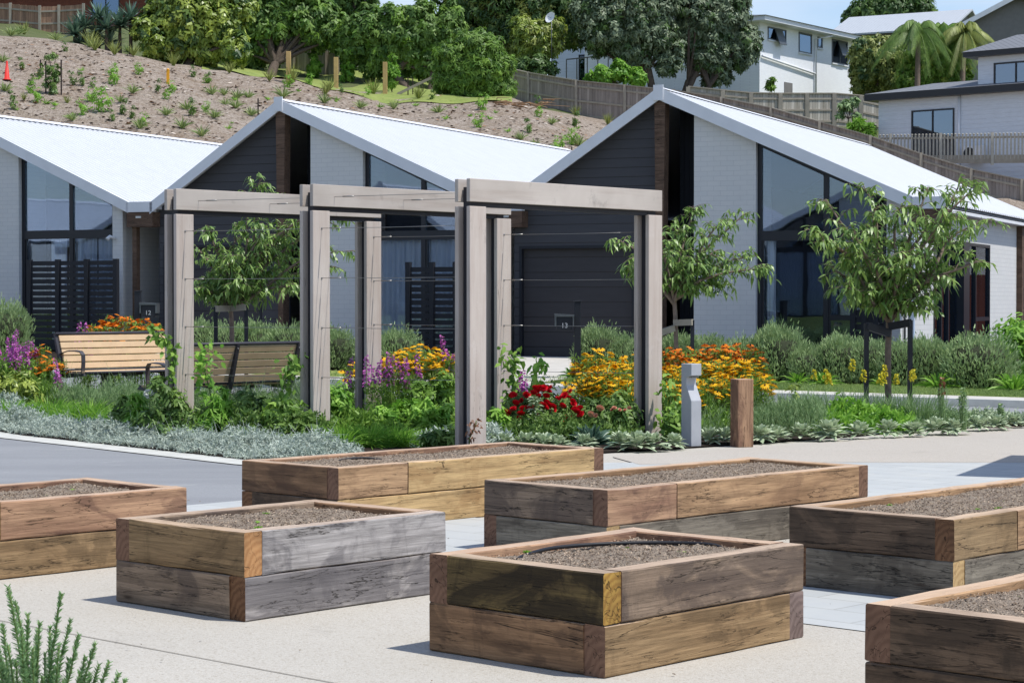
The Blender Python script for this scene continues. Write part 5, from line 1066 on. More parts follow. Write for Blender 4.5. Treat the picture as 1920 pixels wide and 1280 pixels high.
# ---------------------------------------------------------------- young street trees with drooping leaves
def street_tree(label, px, pyb, Y, fork, tips, seed, stakes, dense=1.0, tr=.055):
    rs = np.random.RandomState(seed); rg = random.Random(seed); base = at(px, pyb, Y); base.z = rampz(Y)+(.1 if Y > 28 else .02); t = thing('street_tree', label, 'tree', base, 0, 'young staked trees along the verge')
    fk = at(*fork, Y)-base; b = MB(); limb(b, (0, 0, -.1), fk, tr, tr*.8, 10, .03, 6, rg); P = []; D = []
    for (tx, ty, dy) in tips:
        e = at(tx, ty, Y+dy)-base; st = fk-Vector((0, 0, rg.uniform(0, .12))); ln = (e-st).length; pts = []
        n = 8; up = Vector((0, 0, 1))*ln*.10; o = Vector((rg.uniform(-1, 1), rg.uniform(-1, 1), 0))*ln*.06
        for i in range(n+1): s = i/n; pts.append(st.lerp(e, s)+up*math.sin(math.pi*s)+o*math.sin(2*math.pi*s))
        b.tube(pts, [tr*.55*(1-s/n)**.8+.005 for s in range(n+1)], 7, cap=False)
        for i in range(2, n+1):
            for _ in range(int((4 if i < n else 5)*dense)+(rg.random() < .5)):
                p = pts[i-1].lerp(pts[i], rg.random()); d = Vector((rg.uniform(-1, 1), rg.uniform(-1, 1), rg.uniform(-.25, .8))).normalized()+(pts[i]-pts[i-1]).normalized()*.6; l = rg.uniform(.18, .42)*(1.15-.4*i/n)
                q = p+d.normalized()*l; tw = [p.lerp(q, s/4)+Vector((0, 0, -.35*l*(s/4)**2)) for s in range(5)]; b.tube(tw, [.006, .005, .004, .003, .002], 4, cap=False)
                for s in np.linspace(.15, 1, int(4+l*22)):
                    f = s*4; j = min(int(f), 3); P.append(tw[j].lerp(tw[j+1], f-j)); dd = (tw[j+1]-tw[j]).normalized(); a = Vector((rg.uniform(-1, 1), rg.uniform(-1, 1), rg.uniform(-.6, .5))); D.append((dd*.5+a.normalized()*.9+Vector((0, 0, -.25))).normalized())
    b.build('trunk', M_BARK, t); lf = LF(); P = np.array([tuple(p) for p in P]); D = np.array([tuple(p) for p in D]); n = len(P); Sd = norm(np.cross(D, np.array([0, 0, 1.])+unit(n, rs)*.5))
    lf.strips(P, D, Sd, rs.uniform(.07, .125, n), rs.uniform(.026, .044, n), rs.uniform(.3, .9, n), 3, (.15, 1, .8, .04), 0, np.clip(rs.rand(n)*.8+.1, 0, 1)); lf.build('crown', G_['cherry'], t)
    for i, (sx, yt, yb, br) in enumerate(stakes):
        h = at(sx, yt, Y-.25).z; s = at(sx, yb, Y-.25); st = thing('tree_stake', 'dark stake with cross rail on the %s of the %s' % (['left', 'right'][i], {1668: 'large right-hand young tree', 1264: 'slender middle young tree', 432: 'young tree behind the shaded bench'}[px]), 'stake', (s.x, s.y, rampz(s.y)+.1), 0, 'stakes holding the street trees'); m = MB(); m.box(-.027, .027, -.027, .027, -.1, h-rampz(s.y)-.1); m.build('stake_post', M_DARK, st)
        c = at(px, br, Y-.06)-Vector(st.location); m = MB(); m.bar((0, -.03, h-rampz(s.y)-.13), c, .05, .09); m.build('cross_rail', M_DARK if px > 1500 else M_FP, st)
    return t
street_tree('large leafy young tree on the right, shading the big window and side wall', 1668, 775, 25.0, (1668, 590), [(1512, 428, -.3), (1550, 375, .3), (1600, 430, -.5), (1560, 500, .4), (1640, 400, .5), (1690, 385, -.4), (1740, 350, .2), (1800, 330, .4), (1835, 350, -.2), (1860, 410, .1), (1790, 440, .5), (1830, 490, -.4), (1760, 500, .2), (1700, 470, -.6), (1590, 540, -.4), (1730, 560, -.3), (1640, 480, .7), (1545, 450, -.3), (1770, 400, -.5), (1620, 350, .2)], 21, [(1624, 606, 770, 625), (1706, 600, 765, 612)], .85, .045)
street_tree('slender young tree right of the nearest portal, in front of the garage recess', 1264, 715, 30.2, (1264, 555), [(1160, 450, -.2), (1185, 500, .3), (1300, 385, .2), (1360, 410, -.3), (1395, 400, .1), (1420, 480, .3), (1430, 505, -.2), (1340, 470, .4), (1230, 440, -.4), (1260, 430, .3), (1310, 490, -.4), (1350, 530, .2), (1200, 480, -.4), (1270, 470, .5)], 22, [(1222, 625, 712, 615), (1298, 600, 712, 605)], .9, .038)
street_tree('broad young tree seen through the left and middle portals', 432, 740, 30.6, (432, 570), [(375, 470, .1), (400, 430, -.3), (385, 520, .3), (440, 420, .4), (495, 330, .1), (520, 370, -.2), (490, 430, -.4), (540, 440, .3), (560, 400, .1), (600, 370, -.3), (645, 400, .2), (655, 470, -.1), (620, 500, .3), (470, 500, -.3), (530, 500, .4), (430, 480, -.5), (580, 540, -.2), (500, 460, .6), (450, 530, -.4), (640, 350, .1), (390, 545, -.2)], 23, [(405, 575, 712, 578), (462, 572, 712, 578)], .8, .04)

# ---------------------------------------------------------------- clipped shrubs along the verge
def olearia(nm, n, r, h, seed, mat='grey'):
    rs = np.random.RandomState(seed); d = unit(n, rs); d[:, 2] = np.abs(d[:, 2]); q = rs.uniform(.72, 1.03, n); fac = np.abs(d); sh = 1/np.maximum(.001, (fac**3).sum(1))**(1/3); P = np.stack([d[:, 0]*r, d[:, 1]*r, d[:, 2]*h], 1)*(q*np.clip(sh, 1, 1.25))[:, None]
    P[:, 2] = np.maximum(P[:, 2], .03); P += rs.normal(size=(n, 3))*.012; th = np.arctan2(P[:, 1], P[:, 0]); P *= (1+.10*np.sin(3*th+seed)+.07*np.sin(7*th+2*seed)*np.sin(P[:, 2]*14+seed)+.06*np.sin(P[:, 0]*17+seed)*np.sin(P[:, 1]*15))[:, None]; up_ = rs.rand(n) < .06; P[up_, 2] *= rs.uniform(1.0, 1.16, up_.sum())
    D = norm(d*.6+np.array([0, 0, .9])+unit(n, rs)*.5); lf = LF(); lf.strips(P, D, side(D), rs.uniform(.035, .07, n), .016, .05, 1, (1, .45), 0, np.clip(.25+.3*rs.rand(n)+.35*(rs.rand(n) < .3)+.15*np.sin(P[:, 0]*9)*np.sin(P[:, 2]*11), 0, 1)); return lf.mesh(nm, G_[mat])
OM = [olearia('shrub_foliage', 5200, .36, .62, 81), olearia('shrub_foliage', 5200, .33, .66, 82), olearia('shrub_foliage', 6000, .42, .60, 83)]
core = MB(); core.lathe([(.02, 0), (.26, .03), (.3, .3), (.26, .5), (.1, .56), (0, .57)], k=10); COREM = core.mesh('shrub_twigs', plain('twig_core', lin(52, 58, 40), .95, .3, 12, .4))  # dark solid core behind the shrub leaves
hx = [(10, 31.2, 1.1, 1.35), (372, 32.4, 1, 1), (405, 32.4, 1, 1), (440, 32.3, 1, 1), (475, 32.2, 1, 1), (510, 32.1, 1, 1), (545, 32, 1, 1), (625, 31.8, 1, 1), (710, 31.6, 1, 1), (748, 31.6, .95, 1), (1118, 30.9, 1.05, 1.02), (1178, 31.0, .85, 1), (1215, 31.2, .9, 1), (1272, 31.3, 1, 1), (1325, 31.3, 1.05, 1), (1400, 31.4, 1, 1.02), (1455, 31.2, 1.1, 1.08), (1500, 31.3, .9, .95), (1520, 31.4, .8, .8), (1575, 31.3, 1, 1.02), (1635, 31.4, .95, 1), (1690, 31.4, .9, 1), (1735, 31.2, 1, 1.02), (1790, 31.3, .95, .9), (1835, 30.6, 1.35, 1.15)]
for i, (px, Y, sw, sh) in enumerate(hx):
    Y = nx(29.45+.25*((i*7) % 3)/2, px)[1]
    z = rampz(Y)+.1; X = (px-960)/FPX*Y; t = thing('clipped_shrub', '%s from the left of the rounded grey-green shrubs along the verge' % ORD[i+1] if i < 24 else 'largest and rightmost rounded grey-green shrub on the verge', 'shrub', (X, Y, z), RG.uniform(0, 6), 'rounded grey-green shrubs along the verge'); t.scale = (sw*RG.uniform(.95, 1.15), sw*RG.uniform(.9, 1.1), sh*RG.uniform(.88, 1.08))
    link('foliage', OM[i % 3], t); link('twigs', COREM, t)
# strappy plants among the shrubs
def strap_plants(lst, label, me, kind, group, pn='leaves', cat='plant', labels=None):
    for i, (px, Y, k) in enumerate(sorted(lst)):
        Y = nx(29.0+.12*(i % 2), px)[1]
        X = (px-960)/FPX*Y; t = thing(kind, '%s from the left of the %s' % (ORD[i+1], label), cat, (X, Y, rampz(Y)+(.1 if Y > 28 else .02)), RG.uniform(0, 6), group); t.scale = (k,)*3; link(pn, me, t)
strap_plants([(1205, 30.4, 1), (1130, 30.3, .8), (1340, 30.6, .8), (1430, 30.5, .9), (1495, 30.6, .9), (1545, 30.6, 1), (1655, 30.6, .8), (1760, 30.6, 1.2), (1790, 30.6, 1.1), (1900, 30.6, 1.3), (1920, 30.4, 1.2), (1075, 30.3, .9)], 'light green strap-leaved plants below the rounded shrubs', tuftmesh('strap_leaves', 60, .42, .03, .4, .5, 'lime', 5), 'strap_plant', 'strap-leaved plants under the rounded shrubs')
t = thing('green_bush', 'fresh green leafy bush behind the largest rounded shrub at the right edge', 'bush', ((1915-960)/FPX*30.3, 30.3, .3)); link('foliage', bushmesh('bush_leaves', 2600, .75, .95, .09, .045, 'lime', 6, .25), t)
# verge grass
def grass(name, label, region, n, ln, wd, z, mat, seed):
    rs = np.random.RandomState(seed); P = region(rs, n); P = np.concatenate([P, np.zeros((n, 1))], 1); P[:, 2] = z(P); az = rs.rand(n)*6.28; el = rs.uniform(.7, 1.5, n); d = np.stack([np.cos(az)*np.cos(el), np.sin(az)*np.cos(el), np.sin(el)], 1)
    lf = LF(); lf.strips(P, d, side(d), ln*rs.uniform(.5, 1.2, n), wd, .3, 2, (1, .8, .1), 0, np.clip(rs.rand(n)*.6+.4*np.sin(P[:, 0]*.9)**2, 0, 1)); o = lf.build(name, G_[mat], kind='stuff'); tag(o, label, 'grass'); return o
grass('verge_grass', 'strip of mown grass between the pavement and the rounded shrubs', lambda r, n: (lambda a, t: np.stack([HD.x*a+HU.x*t, HD.y*a+HU.y*t], 1))(r.uniform(27.82, 29.1, n), np.where(r.rand(n) < .93, r.uniform(-12.3, -3.0, n)*0+r.uniform(-11.9, -2, n), r.uniform(-22, -12, n))), 60000, .06, .008, lambda P: np.interp(P[:, 1], TY[:4], [0, 0, .4, .4])+.1, 'grass', 7)

# ---------------------------------------------------------------- the flower bed
def poly_sampler(poly):
    poly = np.array(poly); x0, y0 = poly.min(0); x1, y1 = poly.max(0)
    def f(rs, n):
        out = np.zeros((0, 2))
        while len(out) < n:
            p = np.stack([rs.uniform(x0, x1, n), rs.uniform(y0, y1, n)], 1); ins = np.zeros(n, bool); j = len(poly)-1
            for i in range(len(poly)):
                c = ((poly[i, 1] > p[:, 1]) != (poly[j, 1] > p[:, 1])); xx = (poly[j, 0]-poly[i, 0])*(p[:, 1]-poly[i, 1])/(poly[j, 1]-poly[i, 1]+1e-12)+poly[i, 0]; ins ^= c & (p[:, 0] < xx); j = i
            out = np.concatenate([out, p[ins]])
        return out[:n]
    return f
def cover(name, label, poly, n, h, Lf, Wf, mat, seed, up=.5, kind='ground cover', stems=0, z0=.02, hn=2.2, edge=.35, mats=None, sprig=12):
    """ground cover: sprigs of small leaves over a lumpy height field"""
    rs = np.random.RandomState(seed); ns_ = n//sprig; P = poly_sampler(poly)(rs, ns_); pl = np.array(poly); 
    dmin = np.full(ns_, 9.)
    for a, b in zip(pl, np.roll(pl, -1, 0)):
        ab = b-a; tt = np.clip(((P-a) @ ab)/(ab @ ab), 0, 1); dmin = np.minimum(dmin, np.linalg.norm(P-(a+tt[:, None]*ab), axis=1))
    hh = h*np.clip(dmin/edge, .12, 1)**.6*(.62+.38*np.sin(P[:, 0]*hn*2.1+P[:, 1]*1.3)*np.sin(P[:, 1]*hn*2.7+1)); g = np.interp(P[:, 1], TY[:4], [0, 0, .4, .4])+z0
    top = np.stack([P[:, 0], P[:, 1], g+hh*rs.uniform(.35, 1.05, ns_)], 1); sd = norm(unit(ns_, rs)+np.array([0, 0, up])); sl = Lf*rs.uniform(1.5, 4.5, ns_)
    k = np.repeat(np.arange(ns_), sprig); s = rs.rand(len(k)); base = top[k]+sd[k]*(sl[k]*(s-.5))[:, None]; base[:, 2] = np.maximum(base[:, 2], g[k])
    D = norm(sd[k]*.7+unit(len(k), rs)*.9+np.array([0, 0, up*.4])); lf = LF(); lf.strips(base, D, side(D), Lf*rs.uniform(.6, 1.3, len(k)), Wf, .1, 1, (1, .4), 0, np.clip(rs.rand(ns_)[k]*.6+rs.rand(len(k))*.4, 0, 1))
    if stems: q = rs.choice(ns_, stems); d2 = sd[q]; lf.strips(top[q]-d2*sl[q][:, None], d2, side(d2), sl[q]*3.0, .004, .1, 2, (1, .8, .3), 0, np.full(stems, .8))
    o = lf.build(name, mats or G_[mat], kind='stuff'); return tag(o, label, kind)
def xp(px, Y): return ((px-960)/FPX*Y, Y)
kb_ = lambda i, f, o: tuple(np.array(KB[i])*(1-f)+np.array(KB[i+1])*f+np.array(o))
cover('silver_ground_cover', 'wiry silver-grey ground cover spilling along the light kerb on the left', [(KB[1][0]-2, KB[1][1]+1.6), KB[1], KB[2], KB[3], KB[4], KB[5], tuple(np.array(KB[5])+(.75, -.3)), tuple(np.array(KB[5])+(.85, .75)), tuple(np.array(KB[4])+(.45, .75)), tuple(np.array(KB[3])+(.3, .7)), tuple(np.array(KB[2])+(.2, .85)), tuple(np.array(KB[1])+(.1, 1.6))], 80000, .24, .035, .010, 'silver', 101, stems=1500, edge=.3)
cover('lavender_bed', 'soft grey-green lavender foliage under the sunlit bench', [xp(70, 25.2), xp(330, 24.6), xp(420, 25.2), xp(430, 26.2), xp(60, 26.4)], 60000, .36, .05, .006, 'lav', 102, up=2.2, stems=800, edge=.15)
cover('lavender_bed', 'grey-green lavender with faded spikes behind the middle portal, under the shaded bench', [xp(400, 23.6), xp(560, 23.3), xp(690, 24.3), xp(650, 26.0), xp(560, 26.0), xp(400, 24.9)], 40000, .42, .05, .006, 'lav', 103, up=2.2, stems=900, edge=.15)
cover('lavender_bed', 'soft grey-green foliage around the timber post on the right', [xp(1300, 22.3), xp(1370, 23.0), xp(1560, 22.9), xp(1560, 24.3), xp(1300, 24.5)], 38000, .38, .05, .006, 'lav', 104, up=2.2, stems=500, edge=.15)
cover('leafy_ground_cover', 'mixed fresh green foliage filling the bed between the portals', [xp(600, 21.2), xp(860, 20.9), xp(860, 22.8), xp(700, 23.8), xp(600, 22.6)], 22000, .30, .06, .03, 'fresh', 105, up=.8, edge=.2)
cover('leafy_ground_cover', 'dark leafy undergrowth around the foot of the middle portal', [xp(380, 21.9), xp(470, 20.7), xp(640, 20.6), xp(640, 21.8), xp(560, 23.2), xp(400, 23.3)], 26000, .40, .06, .028, 'mid', 106, up=.7, edge=.2)
cover('leafy_ground_cover', 'green leafy growth under the yellow daisies right of the portals', [xp(1100, 22.4), xp(1290, 22.4), xp(1420, 23.4), xp(1420, 25.0), xp(1090, 25.2)], 34000, .46, .055, .018, 'fresh', 107, up=1.6, edge=.2)
cover('leafy_ground_cover', 'low bright green leaves among the red-hot pokers on the right', [xp(1540, 23.1), xp(1700, 23.3), xp(1720, 24.3), xp(1530, 24.3)], 12000, .26, .07, .035, 'lime', 108, up=.6, edge=.2)
cover('leafy_ground_cover', 'green and yellowish foliage under the purple flowers at the left edge', [xp(-60, 25.4), xp(110, 25.2), xp(120, 27.5), xp(-60, 27.8)], 26000, .55, .055, .022, 'fresh', 109, up=1.2, edge=.2)
cover('leafy_ground_cover', 'dim green foliage under the roses behind the lamb-eared plants', [xp(930, 21.3), xp(1190, 21.6), xp(1190, 23.0), xp(930, 23.0)], 16000, .26, .055, .025, 'mid', 110, up=.8, edge=.2)
cover('silver_ground_cover', 'silver-grey low plants between the grass clumps left of the bench', [xp(-60, 24.6), xp(60, 24.4), xp(60, 25.3), xp(-60, 25.6)], 9000, .3, .04, .014, 'silver', 111, edge=.2)
cover('silver_ground_cover', 'silver trailing leaves at the foot of the nearest portal, behind the farthest planter', [xp(760, 20.8), xp(880, 20.6), xp(960, 20.9), xp(960, 21.4), xp(760, 21.6)], 9000, .18, .06, .02, 'silver', 112, edge=.2)

cover('silver_ground_cover', 'low silvery plants behind the last rosettes at the right end of the bed', [xp(1730, 23.9), xp(1900, 24.5), xp(1960, 24.9), xp(1730, 24.8)], 9000, .15, .045, .016, 'lamb', 113, edge=.2)
cover('leafy_ground_cover', 'thin green growth between the rosettes and the pokers on the right', [xp(1690, 23.4), xp(1840, 24.0), xp(1840, 24.9), xp(1690, 24.9)], 7000, .12, .05, .012, 'lav', 114, up=1.6, edge=.2)
# grass clumps
GM = [tuftmesh('grass_blades', 420, .46, .010, .35, .45, 'lime', 8, .10, 4), tuftmesh('grass_blades', 420, .50, .010, .45, .4, 'lime', 9, .10, 4)]
gl = [(55, 24.2, 1.1), (95, 24.3, 1.2), (130, 24.0, 1.15), (165, 24.0, 1.2), (235, 23.5, 1.0), (490, 20.9, .8), (600, 20.9, .9), (640, 20.7, 1.0), (690, 20.8, 1.05), (735, 20.9, .95), (460, 21.0, .8), (20, 24.4, 1.1), (200, 23.7, 1.1), (565, 20.75, .8), (760, 20.85, .8)]
for i, (px, Y, k) in enumerate(gl):
    X = (px-960)/FPX*Y; n = sorted(q[0] for q in gl).index(px)+1
    t = thing('grass_clump', '%s from the left of the fountain-shaped lime green grass clumps in the bed' % ORD[n], 'grass clump', (X, Y, rampz(Y)+.02), RG.uniform(0, 6), 'lime green grass clumps'); t.scale = (k,)*3; link('blades', GM[i % 2], t)
# lamb's ears
def lambmesh(seed, n=46, L0=.155):
    rs = np.random.RandomState(seed); lf = LF()
    for lay, (e0, e1, k) in enumerate(((.15, .6, 1.05), (.55, 1.05, .95), (1.0, 1.45, .75))):
        m = n//3; az = rs.rand(m)*6.28; el = rs.uniform(e0, e1, m); d = np.stack([np.cos(az)*np.cos(el), np.sin(az)*np.cos(el), np.sin(el)], 1); P = np.stack([np.cos(az)*.03, np.sin(az)*.03, .03+.03*lay*np.ones(m)], 1)
        lf.strips(P, d, norm(np.cross(d, np.tile([0, 0, 1.], (m, 1))+unit(m, rs)*.25)), L0*k*rs.uniform(.8, 1.2, m), .052*k, .35, 4, (.3, .9, 1, .75, .1), 0, np.clip(.35+.6*rs.rand(m), 0, 1))
    return lf.mesh('lamb_leaves', G_['lamb'])
LMM = [lambmesh(120+i, 84) for i in range(3)]
lam = [(1165, 21.3, 1.15), (1195, 21.1, 1.25), (1222, 21.15, 1.15), (1262, 21.4, 1.0), (1330, 21.9, 1.1), (1358, 21.9, 1.1), (1425, 22.1, 1.2), (1455, 22.3, 1.1), (1502, 22.5, 1.15), (1555, 22.5, 1.45), (1612, 22.8, 1.2), (1665, 23.0, 1.2), (1712, 23.1, 1.05), (1755, 23.4, 1.25), (1790, 23.4, 1.1), (1835, 23.9, 1.1), (1868, 24.0, 1.1), (1900, 24.3, 1.0), (1020, 21.0, 1.1), (1045, 21.0, 1.0), (985, 21.1, 1.1), (945, 21.2, 1.0), (920, 21.3, 1.0), (1095, 21.1, 1.0), (650, 23.2, .9)]
for i, (px, Y, k) in enumerate(sorted(lam)):
    Y -= .5 if 1100 < px < 1300 else .3
    X = (px-960)/FPX*Y; lab = '%s from the left of the silvery woolly-leaved rosettes edging the bed' % ORD[i+1] if i < 24 else 'rightmost silvery woolly-leaved rosette at the end of the bed'
    t = thing('woolly_rosette', lab, 'plant', (X, Y, .02+rampz(Y)), RG.uniform(0, 6), 'silvery woolly-leaved rosettes edging the bed'); k *= .88; t.scale = (k, k, k*1.05); link('leaves', LMM[i % 3], t)
for (px, Y, k, lb) in ((1110, 21.4, 1.0, 'blue-grey leafy mound in front of the peach roses'), (775, 21.6, .9, 'blue-grey leafy mound in the shade left of the nearest portal')):
    X = (px-960)/FPX*Y; t = thing('blue_grey_plant', lb, 'plant', (X, Y, .02)); t.scale = (k,)*3; link('leaves', tuftmesh('blue_leaves', 130, .34, .05, .25, .35, 'blue', 130), t)
# flowers ---------------------------------------------------------
def daisy(mat, seed, n=13, r=.046):
    rs = np.random.RandomState(seed); az = np.arange(n)/n*6.28; d = np.stack([np.cos(az), np.sin(az), np.full(n, .05)], 1); lf = LF(); lf.strips(np.tile([0, 0, 0], (n, 1)), norm(d), np.stack([-np.sin(az), np.cos(az), np.zeros(n)], 1), r, .016, .35, 2, (.5, 1, .6), 0, rs.rand(n)*.7+.3*np.array([seed % 2]*n)); me = lf.mesh('petals', [G_[mat], M_CONE])
    bm = bmesh.new(); bm.from_mesh(me); nb = len(bm.faces); bmesh.ops.create_icosphere(bm, subdivisions=1, radius=.011, matrix=Matrix.Translation((0, 0, .004))); bm.faces.ensure_lookup_table()
    for f in bm.faces[nb:]: f.material_index = 1
    bm.to_mesh(me); bm.free(); return me
DY = [daisy('yel', i) for i in (1, 2)]; DO = [daisy('org', i) for i in (3, 4)]
def leafy(nm, n, r, h, mat, seed, Lf=.07, Wf=.016):
    rs = np.random.RandomState(seed); q = rs.rand(n)**.5*r; az = rs.rand(n)*6.28; P = np.stack([q*np.cos(az), q*np.sin(az), h*rs.rand(n)**.8], 1); D = norm(unit(n, rs)+np.array([0, 0, .8])); lf = LF(); lf.strips(P, D, side(D), Lf*rs.uniform(.6, 1.3, n), Wf, .3, 2, (.4, 1, .1), 0, rs.rand(n))
    m = 60; q = rs.rand(m)**.5*r; az = rs.rand(m)*6.28; P = np.stack([q*np.cos(az), q*np.sin(az), np.zeros(m)], 1); D = norm(np.array([0, 0, 1.])+unit(m, rs)*.08); lf.strips(P, D, side(D), h*.98, .006, 0, 1, (1, .7), 0, rs.rand(m)); return lf.mesh(nm, G_[mat])
LEAFY = leafy('daisy_foliage', 900, .3, .74, 'fresh', 140)
def daisies(label, px, Y, r, h, nf, protos, seed, group):
    rs = random.Random(seed); X = (px-960)/FPX*Y; t = thing('daisy_clump', label, 'flowers', (X, Y, rampz(Y)+.02), rs.uniform(0, 6), group); o = link('foliage', LEAFY, t); o.scale = (r/.3, r/.3, h/.78)
    for i in range(nf):
        a = rs.uniform(0, 6.28); q = r*1.12*rs.random()**.5; z = h*(1-.20*(q/r)**2)+rs.uniform(-.13, .06)
        f = link('flower_head', protos[i % len(protos)], t, loc=(q*math.cos(a), q*math.sin(a), z), rot=(rs.uniform(-.45, .45), rs.uniform(-.45, .45), rs.uniform(0, 6))); k = rs.uniform(.85, 1.2); f.scale = (k, k, k)
gy = 'yellow daisies in the bed'; go_ = 'orange daisies in the bed'
yl = [(690, 25.6, .34, .66, 62), (735, 24.9, .36, .80, 95), (785, 25.0, .40, .86, 98), (835, 24.7, .36, .82, 95), (1100, 23.6, .26, .62, 60), (1145, 23.5, .34, .72, 95), (1190, 23.9, .34, .80, 95), (1262, 23.7, .30, .72, 90), (1320, 24.4, .32, .74, 95), (1370, 24.5, .32, .76, 90), (1405, 24.0, .28, .60, 50), (1255, 23.0, .2, .55, 40), (1120, 24.3, .3, .84, 85), (1345, 23.6, .3, .62, 85), (1285, 23.3, .26, .52, 60), (1400, 24.8, .3, .72, 70), (1170, 23.2, .26, .58, 60)]
yl_lab = ['smallest drift of yellow daisies, left behind the far post of the left portal', 'yellow daisies rising behind the tall purple spikes', 'highest mass of yellow daisies in front of the slatted screen', 'yellow daisies right against the nearest portal\'s left post', 'low yellow daisies just right of the red roses', 'yellow daisies above the peach roses', 'yellow daisies touching the left side of the rightmost portal post', 'yellow daisies touching the right side of the rightmost portal post', 'yellow daisies behind the angled bollard light', 'yellow daisies left of the short timber post', 'loose yellow daisies right behind the short timber post', 'few low yellow daisies at the foot of the rightmost portal post', 'back row of yellow daisies left of the rightmost portal post', 'yellow daisies between the bollard light and the timber post', 'low yellow daisies just left of the bollard light', 'yellow daisies under the tallest orange ones', 'low yellow daisies right behind the peach roses']
for i, q in enumerate(yl): daisies(yl_lab[i], q[0], q[1], q[2], q[3], q[4], DY, 150+i, gy)
ol = [(1275, 25.0, .32, .86, 85), (1330, 25.2, .34, .84, 90), (1385, 25.0, .34, .90, 90), (190, 28.0, .30, 1.04, 80), (225, 28.3, .30, 1.14, 80), (272, 28.55, .30, 1.06, 80), (95, 26.6, .2, .66, 34), (72, 27.1, .16, .8, 18)]
ol_lab = ['orange daisies behind the yellow ones, just right of the portal post', 'middle of the orange daisies at the back on the right', 'tallest rust-orange daisies above the short timber post', 'orange daisies above the left half of the sunlit bench', 'highest orange daisies above the middle of the sunlit bench', 'orange daisies above the right end of the sunlit bench', 'orange daisies at the left end of the sunlit bench', 'red-orange daisies among the purple flowers at the left edge']
for i, q in enumerate(ol): daisies(ol_lab[i], q[0], q[1], q[2], q[3], q[4], DO, 170+i, go_)
def spikemesh(seed, h=.42, n=90, mat='pur'):
    rs = np.random.RandomState(seed); z = rs.rand(n)*h; az = rs.rand(n)*6.28; r = .035*(1-.55*z/h); P = np.stack([r*.3*np.cos(az), r*.3*np.sin(az), z], 1); D = norm(np.stack([np.cos(az), np.sin(az), rs.uniform(-.4, .3, n)], 1)); lf = LF(); lf.strips(P, D, side(D), .042*(1.1-.5*z/h), .024, .3, 2, (.3, 1, .9), 0, rs.rand(n)); lf.strips([[0, 0, -.5]], [[0, 0, 1.]], [[1., 0, 0]], h+.5, .008, 0, 1, (1, .5), 1, [.5]); return lf.mesh('spike', [G_[mat], G_['fresh']])
SP = [spikemesh(180, .36, 60), spikemesh(181, .28, 46), spikemesh(182, .22, 34)]
LEAFY2 = leafy('spike_foliage', 700, .25, .6, 'fresh', 183, .08, .022)
def spikes(label, px, Y, r, h, n, seed):
    rs = random.Random(seed); X = (px-960)/FPX*Y; t = thing('purple_spike_plant', label, 'flowers', (X, Y, rampz(Y)+.02), 0, 'purple flower spikes'); o = link('foliage', LEAFY2, t); o.scale = (r/.22, r/.22, h/.62)
    for i in range(n):
        a = rs.uniform(0, 6.28); q = r*rs.random()**.5; f = link('flower_spike', SP[i % 3], t, loc=(q*math.cos(a), q*math.sin(a), h*rs.uniform(.62, 1.0)), rot=(rs.uniform(-.2, .2), rs.uniform(-.2, .2), rs.uniform(0, 6)))
for i, q in enumerate(((2, 26.6, .2, .70, 7), (28, 26.2, .22, .66, 8), (60, 26.9, .2, .64, 6), (705, 23.6, .12, .55, 4), (733, 23.9, .08, .72, 3), (768, 24.0, .13, .62, 4), (655, 24.2, .05, .50, 1), (845, 24.4, .06, .78, 2), (155, 27.6, .12, .82, 4), (980, 23.6, .1, .45, 4), (103, 25.6, .08, .4, 2), (700, 24.6, .12, .35, 3))):
    spikes(['purple flower spikes cut by the left edge', 'thickest purple spikes near the left edge', 'purple-pink spikes between the left edge and the sunlit bench', 'brightest purple spikes leaning beside the far post of the left portal', 'tall purple spike in front of the yellow daisies', 'purple spikes in the middle between two portal posts', 'single short purple spike crossing the far post of the left portal', 'purple blooms at the top right of the yellow daisies', 'purple blooms peeking over the left end of the sunlit bench', 'dusky purple blooms left of the red roses', 'lone purple bloom at the foot of the sunlit bench', 'faded pink-purple spikes low behind the bright purple ones'][i], *q, 190+i)
def rosebloom(seed, mat, r=.037):
    rs = np.random.RandomState(seed); lf = LF()
    for lay, (el, k, m) in enumerate(((-.25, .8, 9), (.2, 1.0, 10), (.65, .85, 9), (1.1, .7, 7))):
        az = np.arange(m)/m*6.28+lay*.4; d = np.stack([np.cos(az)*math.cos(el), np.sin(az)*math.cos(el), np.full(m, math.sin(el))], 1); lf.strips(np.tile([0, 0, 0.], (m, 1)), d, np.stack([-np.sin(az), np.cos(az), np.zeros(m)], 1), r*k*1.1, r*.85, -.15, 2, (.4, 1, .8), 0, rs.rand(m))
    return lf.mesh('bloom', G_[mat])
RB = [rosebloom(i, 'red') for i in (1, 2)]; PB = [rosebloom(i, 'peach') for i in (3, 4)]
def rosebush(label, px, Y, blobs, nleaf, blooms, protos, bmin, seed, leafmat='mid'):
    rs = np.random.RandomState(seed); X = (px-960)/FPX*Y; base = Vector((X, Y, .02)); t = thing('rose_bush', label, 'rose bush', base); b = MB(); 
    for i in range(9): e = Vector((rs.uniform(-.35, .35), rs.uniform(-.2, .2), rs.uniform(.3, .5))); limb(b, (e.x*.15, e.y*.15, 0), e, .009, .004, 5, .08)
    b.build('canes', M_STEM, t); lf = LF(); crown_lf(lf, blobs, nleaf, .055, .034, 0, .4, 14, rs); lf.build('foliage', G_[leafmat], t)
    for i, (bx, by, k) in enumerate(blooms):
        p = at(bx, by, Y-rs.uniform(.26, .46))-base; o = link('bloom', protos[i % 2], t, loc=p, rot=(rs.uniform(.2, 1.0), rs.uniform(-.5, .5), rs.uniform(0, 6))); o.scale = (k,)*3
